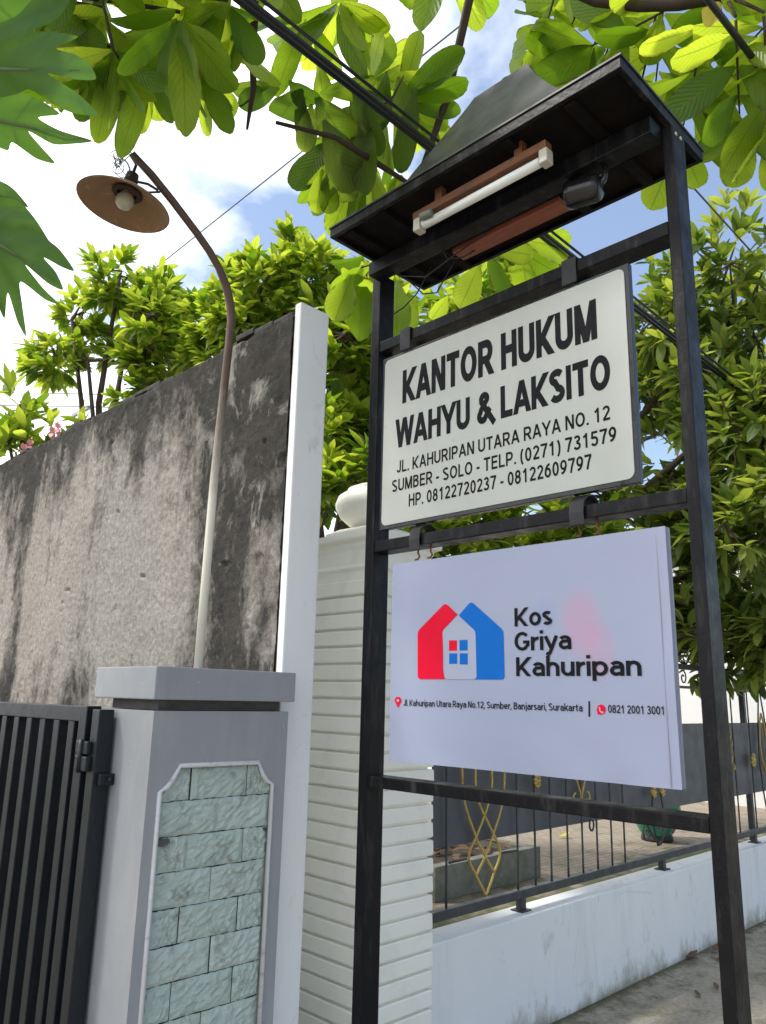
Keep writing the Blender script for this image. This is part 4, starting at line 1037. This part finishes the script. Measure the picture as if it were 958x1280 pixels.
# ------------------------------------------------------------------ trees
CAMN = -_f
def twig_leaves(mb, c, d, n, L, wr, shape='ell', droop=.25, nseg=4):
    d = d.normalized(); o = d.orthogonal().normalized(); o2 = d.cross(o)
    a0 = random.uniform(0, 6.28)
    for i in range(n):
        a = a0+i*2.4; el = random.uniform(.25, 1.15)
        v = (o*math.cos(a)+o2*math.sin(a))*math.sin(el)+d*math.cos(el); v.z -= droop*random.random()*1.6
        v.normalize(); l = L*random.uniform(.65, 1.15); b = c-d*(L*.5*i/n)
        mb.leaf(b+v*.01, b+v*l, Vector((0, 0, 1))+d*.2+rv(.35), l*wr*random.uniform(.85, 1.15), random.uniform(.05, .3), .2, nseg, shape)
def garden_tree(name, label, base, limbs, blobs, ntw, L, wr, mat, nleaf=9, thick=.10, seedv=1, group=None, shape='ell', clip_y=None, clip_x=None):
    random.seed(seedv)
    t = thing(name, label, 'tree', base, group); base = Vector(base)
    tr = MB(); hub = base+Vector((random.uniform(-.1, .1), random.uniform(-.1, .1), limbs))
    tr.tube([base, base*.6+hub*.4+rv(.05), hub], [thick, thick*.8, thick*.65], 10)
    cr = MB()
    pts = []
    for (c, r, wgt) in blobs: pts.append((Vector(c), Vector(r), wgt))
    tot = sum(p[2] for p in pts)
    for c, r, wgt in pts:
        mid = hub*.5+c*.5+rv(.2); mid.z -= .15
        tr.tube([hub, mid, c], [thick*.5, thick*.32, thick*.16], 7)
        k = int(ntw*wgt/tot); seeds = []
        for i in range(max(3, k//14)):
            v = rv().normalized(); q = c+Vector((v.x*r.x, v.y*r.y, v.z*r.z))*random.uniform(.35, .8); seeds.append(q)
            tr.tube([c, (c+q)/2+rv(.08), q], [thick*.16, thick*.10, thick*.05], 5)
        for i in range(k):
            s_ = random.choice(seeds); v = rv().normalized()
            rad_ = random.uniform(.1, 1)**.6*.36*min(r.x, r.y, r.z)+.08
            q = s_+v*rad_
            if clip_y is not None and q.y < clip_y: continue
            if clip_x is not None and q.x < clip_x: continue
            d = (q-c)*.5+v*.4+Vector((0, 0, .35))
            twig_leaves(cr, q, d, nleaf, L, wr, shape)
            if i % 3 == 0: tr.tube([s_, (s_+q)/2+rv(.03), q], [.010, .006, .004], 4, False)
    tr.build('trunk', M['bark'], t); cr.build('crown', mat, t); return t
# blobs are placed where the crowns stand in the garden
def B(px, py, d, r, w=1.0):
    c = far(px, py, d); return (c, (r, r, r*.85), w)
garden_tree('garden_tree', 'dense tree with long drooping leaves filling the garden behind the sign and fence', (6.6, 5.4, .4), 2.4,
    [B(905, 400, 7.2, .95, 1.5), B(900, 560, 7.0, 1.0, 1.6), B(800, 470, 7.6, .9, 1.2), B(930, 700, 6.6, .8, 1.3), B(790, 640, 7.2, .8, 1.0), B(960, 480, 6.6, .8, 1.0), B(690, 400, 7.6, .8, .7), B(880, 790, 6.9, .55, .8), B(940, 800, 6.3, .5, .8), B(990, 620, 6.2, .8, .8)],
    1350, .195, .32, M['leaf_tree'], 9, .13, 11)
garden_tree('garden_tree', 'bushy tree with dark lower leaves rising behind the ribbed column and the office sign', (4.0, 4.6, .4), 1.9,
    [B(450, 480, 5.6, .6, 1.1), B(425, 520, 5.0, .4, .7), B(445, 420, 5.4, .45, .7), B(430, 590, 4.9, .35, .5), B(560, 660, 5.6, .55, .9), B(640, 680, 6.0, .6, .9), B(720, 690, 6.4, .6, .8), B(440, 580, 5.4, .5, .8), B(560, 400, 6.2, .7, 1.0), B(610, 350, 6.6, .6, .7), B(430, 380, 6.2, .55, .8), B(760, 760, 6.6, .45, .5)],
    900, .165, .34, M['leaf_tree_b'], 10, .09, 12, clip_y=2.75)
garden_tree('garden_tree', 'bright green tree with pointed leaf whorls behind the cement wall left of the lamp pole', (2.9, 6.2, .4), 2.5,
    [B(165, 390, 6.6, .60, 1.2), B(110, 450, 6.8, .50, .9), B(215, 420, 6.4, .62, 1.1), B(150, 345, 6.8, .32, .4), B(200, 480, 6.6, .5, .7), B(90, 400, 6.9, .3, .4)],
    275, .150, .36, M['leaf_tree_b'], 11, .08, 13, clip_x=1.99)
garden_tree('garden_tree', 'bright green tree with open top shoots behind the wall right of the lamp pole', (3.3, 4.9, .4), 2.3,
    [B(330, 390, 5.8, .45, 1.0), B(390, 370, 5.8, .40, .9), B(270, 430, 6.0, .45, .8), B(420, 430, 5.6, .40, .7), B(300, 345, 6.0, .28, .35), B(360, 330, 6.0, .25, .3)],
    225, .145, .36, M['leaf_tree_b'], 11, .07, 14, clip_x=1.99)
# frangipani-like shrub leaning over the wall at the far left
random.seed(21)
fs_ = thing('flowering_shrub', 'leafy shrub with pink flowers leaning over the left end of the stained wall', 'shrub', (2.3, 6.1, .4))
cr = MB(); st_ = MB(); fl_ = MB(); hub = Vector((2.25, 6.1, 2.7)); st_.tube([(2.3, 6.1, .4), hub], [.05, .035], 8)
for (px, py) in [(10, 540), (35, 525), (60, 545), (20, 565), (80, 540), (95, 525), (5, 520), (45, 560), (-20, 550), (25, 505)]:
    q = far(px, py, 6.35+random.uniform(-.15, .2)); st_.tube([hub, (hub+q)/2+Vector((0, 0, -.1)), q], [.02, .013, .008], 6)
    for _ in range(3): twig_leaves(cr, q+rv(.14), Vector((0, 0, 1))+rv(.5), 9, .19, .34)
for (px, py) in [(30, 562), (38, 557), (66, 541), (73, 536)]:
    q = far(px, py, 6.0)
    fl_ = MB()
    for k in range(5): fl_.leaf(q, q+Vector((math.cos(k*1.256)*.5, math.cos(k*1.256)*.5, math.sin(k*1.256))).normalized()*.05, CAMN, .04, .2, .1, 3)
    fl_.build('flower', M['pink'], fs_)
st_.build('stem', M['bark'], fs_); cr.build('crown', M['leaf_tree_b'], fs_)

# ------------------------------------------------------------------ street tree with broad leaflets overhead
random.seed(31)
def biglf(mb, b, tp, w, db, dt, roll=0.0, curl=None, shape='ob', rnd=None):
    """a broad leaflet; base and tip given with their distances from the viewer's spot"""
    Bq = far(*b, db); Tq = far(*tp, dt)
    ax_ = (Tq-Bq).normalized(); nrm = (-ray(*b))*.75+Vector((0, 0, -.35))+rv(.35)
    nrm = nrm-ax_*nrm.dot(ax_); nrm.normalize(); nrm = Matrix.Rotation(roll, 3, ax_) @ nrm
    mb.leaf(Bq, Tq, nrm, w*db/FPX, random.choice((.03, .1, .2, .34, -.12)) if curl is None else curl, random.uniform(.05, .5), 9, shape, rnd)
def fan(mb, c, a0, a1, n, ln, d, w=.42, jit=.22, sp=.45):
    n = int(n*1.45+.5); ln = ln*.90; w = w*.92
    for i in range(n):
        a = R(a0+(a1-a0)*(i+.5)/n+random.uniform(-6, 6)); l = ln*random.uniform(1-jit, 1+jit)
        biglf(mb, (c[0]+4*math.cos(a), c[1]+4*math.sin(a)), (c[0]+l*math.cos(a), c[1]+l*math.sin(a)), l*w*.80*random.uniform(.85, 1.1), d+random.uniform(-.12, .12), d+random.uniform(-sp, sp), random.uniform(-.95, .95))
def pinnate(mb, tw, b, t, n, ln, d0, d1, w=.44, ang=58, jit=.15):
    ux, uy = t[0]-b[0], t[1]-b[1]; L = math.hypot(ux, uy); base_a = math.degrees(math.atan2(uy, ux))
    tw.tube([far(b[0]+ux*k/5, b[1]+uy*k/5+math.sin(k/5*3.14)*L*.04, d0+(d1-d0)*k/5) for k in range(6)], [.006, .0055, .005, .0045, .004, .003], 6)
    for i in range(n):
        f = .12+.88*i/max(1, n-1); c = (b[0]+ux*f, b[1]+uy*f+math.sin(f*3.14)*L*.04); d = d0+(d1-d0)*f
        for sg in (-1, 1):
            a = R(base_a+sg*(ang-14*f)+random.uniform(-10, 10)); l = ln*random.uniform(1-jit, 1+jit)*(.85+.3*math.sin(f*3.0))
            biglf(mb, (c[0]+3*math.cos(a), c[1]+3*math.sin(a)), (c[0]+l*math.cos(a), c[1]+l*math.sin(a)), l*w*.86, d, d+random.uniform(-.3, .3), random.uniform(-.6, .6))
    a = R(base_a+random.uniform(-15, 15)); biglf(mb, t, (t[0]+ln*math.cos(a), t[1]+ln*math.sin(a)), ln*w, d1, d1+random.uniform(-.2, .2))

# tree standing left, out over the driveway
lt = thing('broadleaf_tree', 'tree with broad backlit leaflets hanging over the lamp at the upper left', 'tree', (-.7, 3.9, 0))
lf = MB(); tw = MB()
hub = Vector((-.6, 3.9, 3.6)); tw.tube([(-.7, 3.9, 0), (-.62, 3.95, 1.8), hub], [.14, .11, .09], 12)
fan(lf, (142, 62), 40, 165, 8, 104, 3.2, .36)
fan(lf, (128, 20), 20, 190, 7, 85, 3.4, .42)
fan(lf, (225, 22), 40, 150, 7, 110, 3.2, .38)
fan(lf, (250, 92), 35, 145, 8, 78, 3.5, .36)
fan(lf, (185, 75), 45, 150, 7, 92, 3.45, .36)
fan(lf, (110, 60), 40, 130, 6, 80, 3.5, .4)
fan(lf, (295, 40), 60, 140, 5, 80, 3.7, .4)
fan(lf, (60, 20), 0, 140, 7, 100, 3.5, .42)
fan(lf, (285, 5), 20, 160, 6, 90, 3.6, .42)
for c in [(100, -60), (180, -70), (260, -60), (20, -40), (-60, -60), (150, -150), (60, -160), (250, -160), (340, -150), (-60, -180), (330, -60), (-130, -100), (420, -110)]: fan(lf, c, 0, 360, 8, 110, 3.3+random.uniform(-.1, .8), .42)  # mostly unseen leaf fans, added above the view to shade the sign
for c in [(128, 10), (225, 15), (250, 90), (60, 15), (285, 0), (100, -60), (150, -150), (-60, -60), (185, 70)]:
    q = far(*c, 3.4); tw.tube([hub, hub*.5+q*.5+Vector((0, 0, .35)), q], [.035, .018, .007], 7)
tw.tube([far(125, -10, 3.3), far(133, 20, 3.25), far(142, 62, 3.2), far(150, 75, 3.2)], .005, 6)
tw.build('trunk', M['dark_twig'], lt); lf.build('foliage', M['leaf_big'], lt)

# tree over the pavement on the right, its branches passing above and behind the sign
random.seed(32)
rt = thing('broadleaf_tree', 'tree with broad yellow green leaflets and bare twigs spreading above the sign roof', 'tree', (5.4, .55, 0))
lf = MB(); ld = MB(); tw = MB()
hub = Vector((5.2, .6, 4.6)); tw.tube([(5.4, .55, 0), (5.3, .58, 2.4), hub], [.16, .13, .10], 12)
br = [hub, far(990, -20, 4.6), far(905, -4, 4.2), far(850, 6, 4.1), (far(800, 8, 4.1)), far(745, 2, 4.1), far(690, -22, 4.1), far(600, -60, 4.0), far(480, -70, 3.9), far(330, -45, 3.8), far(318, 10, 3.75)]
tw.tube(br, [.09, .035, .026, .024, .023, .022, .022, .022, .020, .018, .013], 9)
tw.tube([far(318, 10, 3.75), far(316, 60, 3.75), far(317, 110, 3.72), far(313, 135, 3.72), far(309, 162, 3.7)], [.018, .017, .013, .010, .005], 8)
tw.tube([far(316, 122, 3.72), far(303, 132, 3.74), far(296, 133, 3.75)], [.005, .004, .003], 5)
tw.tube([far(600, -60, 4.0), far(560, 120, 4.1), far(520, 235, 4.05), far(465, 200, 3.8), far(420, 172, 3.75), far(345, 153, 3.7)], [.02, .018, .016, .015, .012, .008], 8)
tw.tube([far(470, 140, 3.7), far(492, 120, 3.7), far(505, 95, 3.7)], [.006, .005, .003], 6)
# centre cluster
fan(lf, (425, 0), 25, 165, 8, 95, 4.1, .42)
fan(lf, (500, 125), -75, 75, 7, 88, 4.2, .46)
fan(lf, (465, 100), -120, 30, 6, 75, 4.2, .46)
fan(lf, (455, 200), 60, 150, 5, 95, 4.1, .40)
fan(lf, (405, 205), 70, 130, 2, 80, 3.9, .50)
fan(lf, (500, 215), 45, 130, 4, 90, 4.2, .42)
fan(lf, (385, 20), 60, 150, 3, 85, 4.1, .42)
for b, t, w_ in [((378, 110), (350, 150), 42), ((362, 100), (395, 140), 30), ((375, 110), (385, 185), 22), ((400, 115), (470, 100), 36), ((395, 120), (440, 190), 46), ((440, 110), (485, 160), 40), ((455, 130), (470, 195), 30), ((425, 185), (425, 255), 46), ((345, 100), (290, 115), 20), ((405, 150), (445, 235), 44), ((520, 110), (500, 215), 26), ((350, 110), (300, 130), 24), ((460, 150), (450, 230), 36), ((390, 130), (380, 190), 24)]:
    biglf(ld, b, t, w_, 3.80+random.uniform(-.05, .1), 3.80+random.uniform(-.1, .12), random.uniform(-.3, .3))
for k in range(26):
    c_ = (random.uniform(395, 500), random.uniform(75, 215)); a = R(random.uniform(40, 150)); l_ = random.uniform(42, 78)
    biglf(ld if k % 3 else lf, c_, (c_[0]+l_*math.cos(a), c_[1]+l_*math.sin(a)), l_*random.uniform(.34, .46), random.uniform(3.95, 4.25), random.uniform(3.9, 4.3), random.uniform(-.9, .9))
# leaves that show below the roof and beside the left post
for b, t, w_ in [((428, 335), (460, 375), 40), ((440, 345), (418, 400), 36), ((450, 350), (455, 405), 34), ((465, 330), (425, 365), 30), ((618, 312), (668, 318), 26), ((610, 318), (640, 360), 32), ((655, 300), (722, 312), 40), ((650, 310), (690, 345), 34), ((560, 370), (540, 400), 24), ((600, 330), (575, 385), 34), ((520, 370), (505, 410), 34), ((497, 350), (495, 420), 40), ((655, 318), (655, 365), 34), ((455, 320), (415, 340), 26)]:
    biglf(lf, b, t, w_, 4.4+random.uniform(-.1, .2), 4.4+random.uniform(-.2, .2), random.uniform(-.5, .5))
tw.tube([far(520, 235, 4.05), far(500, 320, 4.3), far(600, 325, 4.4), far(655, 300, 4.4)], [.012, .01, .008, .005], 6)
tw.tube([far(500, 320, 4.3), far(450, 335, 4.4)], [.008, .004], 6)
# right clusters
pinnate(lf, tw, (885, 10), (850, 175), 4, 88, 4.1, 4.0)
pinnate(lf, tw, (845, 5), (700, 70), 4, 70, 4.2, 4.4)
pinnate(lf, tw, (920, 25), (925, 150), 4, 85, 3.9, 3.9)
pinnate(lf, tw, (780, 0), (745, 100), 3, 75, 4.3, 4.5)
pinnate(lf, tw, (820, 20), (790, 150), 3, 75, 4.3, 4.4)
pinnate(lf, tw, (955, 20), (965, 160), 4, 85, 3.8, 3.9)
pinnate(lf, tw, (700, -30), (680, 40), 2, 55, 4.3, 4.3)
pinnate(lf, tw, (735, -10), (675, 95), 4, 66, 4.5, 4.7)
pinnate(lf, tw, (900, -20), (905, 120), 4, 80, 4.3, 4.4)
pinnate(lf, tw, (830, 0), (818, 120), 4, 74, 4.5, 4.6)
pinnate(lf, tw, (770, 0), (705, 120), 4, 70, 4.7, 4.8)
pinnate(lf, tw, (990, -10), (930, 60), 3, 80, 4.1, 4.2)
fan(lf, (690, 5), 60, 170, 3, 55, 4.5, .46)
for c in [(700, -70), (820, -80), (930, -90), (1030, 0), (1040, 100), (560, -60), (450, -90)]: fan(lf, c, 0, 360, 8, 100, 4.2+random.uniform(-.2, .8), .44)
for c, dd in [((885, 5), 4.1), ((845, 3), 4.2), ((920, 20), 3.9), ((780, 0), 4.3), ((955, 15), 3.8), ((700, -30), 4.3), ((425, -5), 3.9), ((1030, 0), 4.3), ((760, -170), 4.4)]:
    q = far(*c, dd); tw.tube([far(905, -8, 4.2) if c[0] > 600 else far(480, -70, 3.9), q], [.010, .006], 6)
yl = MB(); biglf(yl, (878, 12), (898, 22), 24, 3.7, 3.7)
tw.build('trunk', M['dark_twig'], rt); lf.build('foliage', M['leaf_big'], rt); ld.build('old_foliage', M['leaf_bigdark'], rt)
yl.build('yellow_leaf', M['yellow_leaf'], rt)

# ------------------------------------------------------------------ papaya-like tree with lobed leaves at the left edge
random.seed(41)
pt = thing('papaya_tree', 'tree with large dark lobed leaves reaching in from the left edge', 'tree', (-.35, 2.9, 0))
m = MB(); crown = Vector((-.3, 2.9, 3.2)); m.tube([(-.35, 2.9, 0), (-.32, 2.9, 1.6), crown], [.10, .085, .07], 12); m.build('trunk', M['bark'], pt)
def lobed(outline, mid0, mid1, d0, d1, bend=.08):
    """one lobed leaf: its outline, and the midrib from stalk to tip, with the distances of its two ends"""
    mx_, my = mid1[0]-mid0[0], mid1[1]-mid0[1]; L2 = mx_*mx_+my*my
    O = [Vector(q) for q in outline]; n_ = len(O); P = []
    for k in range(n_):                       # a flowing edge through the traced points
        a_, b_, c_, e_ = O[k-1], O[k], O[(k+1) % n_], O[(k+2) % n_]
        for q in range(5):
            t = q/5; P.append(.5*((2*b_)+(c_-a_)*t*.8+(2*a_-5*b_+4*c_-e_)*t*t*.8+(3*b_-a_-3*c_+e_)*t**3*.8+(b_*0)) if False else
                              b_*(2*t**3-3*t*t+1)+(c_-a_)*.38*(t**3-2*t*t+t)+c_*(-2*t**3+3*t*t)+(e_-b_)*.38*(t**3-t*t))
    nb = len(P); V2 = list(P)
    x0, x1 = min(p.x for p in P), max(p.x for p in P); y0, y1 = min(p.y for p in P), max(p.y for p in P)
    for gx_ in range(int((x1-x0)/6)):
        for gy_ in range(int((y1-y0)/6)): V2.append(Vector((x0+gx_*6+3+random.uniform(-1, 1), y0+gy_*6+3+random.uniform(-1, 1))))
    cv, ce, cf, _a, _b, _c = mgeo.delaunay_2d_cdt(V2, [(k, (k+1) % nb) for k in range(nb)], [list(range(nb))], 1, .001)
    mb = MB(); mb.has_uv = True; rn = random.random()
    for v in cv:
        t = ((v.x-mid0[0])*mx_+(v.y-mid0[1])*my)/L2; c = ((v.x-mid0[0])*my-(v.y-mid0[1])*mx_)/L2
        f_ = min(abs(c), .6)
        d = d0+(d1-d0)*t+bend*(f_*.7-f_*f_*.5)+.018*math.sin(t*7+c*5)+.007*math.sin(f_*30-t*16)*min(1, f_*5)
        mb.v.append(far(v.x, v.y, d)); mb.uv.append((.5+c*.9, t)); mb.rn.append(rn)
    for f in cf: mb.f.append(tuple(f)); mb.sm.append(True)
    lf_ = mb.build('leaf', M['leaf_deep'], pt)
    st_ = MB(); st_.tube([crown, crown*.4+far(*mid0, d0)*.6+Vector((0, 0, .12)), far(*mid0, d0+.01)], [.014, .011, .008], 7)
    st_.build('stalk', M['leaf_deep_stalk'], lf_)
    rb = MB(); rb.tube([far(mid0[0]+mx_*k/6, mid0[1]+my*k/6, d0+(d1-d0)*k/6-.006+.02*math.sin(k/6*9)) for k in range(7)], [.006, .0055, .005, .004, .003, .002, .001], 6); rb.build('midrib', M['leaf_deep_stalk'], lf_)
M['leaf_deep_stalk'] = paint('pale green stalk', (.14, .20, .08), .5, .2, bmp=0)
lobed([(-80, 40), (-20, 34), (20, 20), (48, -10), (80, -45), (110, -40), (88, 0), (72, 24), (42, 38), (68, 40), (98, 46), (70, 60), (94, 68), (112, 80), (120, 99), (92, 99), (60, 92), (96, 116), (123, 143), (94, 142), (70, 132), (38, 112), (20, 118), (-20, 125), (-80, 120)], (-80, 85), (100, 88), 2.3, 2.42)
lobed([(-80, 108), (0, 112), (40, 120), (75, 142), (48, 147), (75, 163), (116, 176), (90, 180), (66, 180), (36, 164), (52, 184), (69, 204), (45, 198), (16, 178), (10, 188), (-10, 182), (-80, 172)], (-80, 135), (112, 175), 2.45, 2.55)
lobed([(-90, -70), (60, -95), (120, -70), (72, -20), (35, 10), (5, 40), (-40, 62), (-90, 60)], (-90, 0), (110, -70), 2.5, 2.55)
lobed([(-70, 238), (0, 246), (25, 252), (43, 272), (55, 290), (62, 301), (75, 312), (93, 338), (78, 334), (55, 322), (70, 340), (79, 362), (60, 354), (32, 331), (54, 360), (74, 380), (56, 374), (26, 352), (28, 380), (33, 420), (22, 402), (10, 366), (6, 398), (-4, 380), (-15, 380), (-20, 395), (-70, 350)], (-70, 262), (72, 352), 2.1, 2.15)
lobed([(-60, 205), (0, 226), (18, 237), (36, 259), (20, 254), (0, 252), (-60, 246)], (-60, 225), (34, 257), 2.2, 2.25, .03)

# ------------------------------------------------------------------ cables
def cable(name, label, pts, r, mat='cable', group=None, sag=0.0):
    P = []
    a, b = Vector(pts[0]), Vector(pts[-1])
    if len(pts) == 2:
        for i in range(17): t = i/16; P.append(a*(1-t)+b*t-Vector((0, 0, sag*4*t*(1-t))))
    else: P = [Vector(p) for p in pts]
    m = MB(); m.tube(P, r, 7); o = m.build(name, M[mat], None, (a+b)/2); tag(o, label, 'cable', group); return o
ca = on(310, 0, 2, 3.82); cb = on(545, 185, 2, 3.82)
cdv = (cb-ca).normalized()
for i, (dy, dz, r) in enumerate([(0, 0, .011), (.035, .01, .011), (-.075, -.05, .0055), (-.10, -.075, .0045)]):
    o_ = Vector((0, dy, dz))
    cable('overhead_cable', ['thickest black overhead cable of the bundle passing behind the sign roof', 'second thick black cable running close beside the thickest one behind the sign roof', 'thin black cable just below the thick pair behind the sign roof', 'lowest and thinnest black cable of the bundle behind the sign roof'][i],
          [ca-cdv*6+o_, ca+cdv*14+o_], r, 'cable', 'cables of the overhead bundle', 0)
a = on(655, 0, 2, 5.0); b = on(958, 335, 1, a.y)
dd = (b-a).normalized(); cable('overhead_cable', 'thin dark wire passing behind the right corner of the sign roof', [a-dd*6, b+dd*8], .0065, 'wire')
a = on(620, 0, 2, 6.5); b = far(200, 335, 11); dd = (b-a).normalized(); cable('overhead_cable', 'single thin grey wire rising across the sky behind the lamp', [a-dd*5, far(0, 490, 17)], .007, 'wire')
a = far(878, -10, 3.5); b = far(955, 90, 3.9); dd = (b-a).normalized(); cable('overhead_cable', 'short black twisted cable among the leaves at the upper right corner', [a-dd*2, b+dd*3], .013)
for k_, yy in enumerate((491, 507)):
    cable('overhead_cable', ['upper of two level wires on the far pole at the left', 'lower of two level wires on the far pole at the left'][k_], [far(-200, yy-3, 24), far(86, yy+1, 22), far(300, yy+6, 23)], .012, 'wire')
upl = thing('utility_pole', 'slim distant pole carrying wires beyond the left trees', 'utility pole', (far(86, 640, 22).x, far(86, 640, 22).y, 0))
c = OFF[upl.name]
m = MB(); m.tube([c, c+Vector((0, 0, far(86, 498, 22).z+.3))], [.10, .07], 10); m.build('pole', M['pole_far'], upl)
m = MB(); zc = far(86, 500, 22).z; m.box((c.x-.04, c.y-.5, zc-.05), (c.x+.04, c.y+.5, zc+.05)); m.build('cross_arm', M['pole_far'], upl)

# ------------------------------------------------------------------ litter
random.seed(51)
for (px, py, mt, lab) in [(858, 1200, 'dead_leaf', 'curled brown leaf on the pavement at the foot of the white wall'), (890, 1192, 'dead_leaf', 'small dry leaf on the pavement nearest the right post'), (700, 1048, 'yellow_leaf', 'yellow leaf lying on the yard pavers behind the fence')]:
    b = on(px, py, 2, .44 if mt == 'yellow_leaf' else 0)+Vector((0, 0, .012)); m = MB()
    m.leaf(b, b+Vector((.10, -.03, .012)), (0, 0, 1), .045, -.2, .3, 6); tag(m.build('fallen_leaf', M[mt], None, b), lab, 'leaf')

for i in range(11):
    b = Vector((random.uniform(3.6, 6.5), random.uniform(1.75, 2.33), .008)); a = random.uniform(0, 6.28); L = random.uniform(.03, .065); m = MB()
    m.leaf(b, b+Vector((math.cos(a)*L, math.sin(a)*L, .008)), (0, 0, 1), L*.45, -.2, .3, 5)
    tag(m.build('fallen_leaf', M['dead_leaf'], None, b), 'tiny dry leaf scrap scattered on the pavement along the low white wall', 'leaf', 'dry leaf scraps on the pavement')
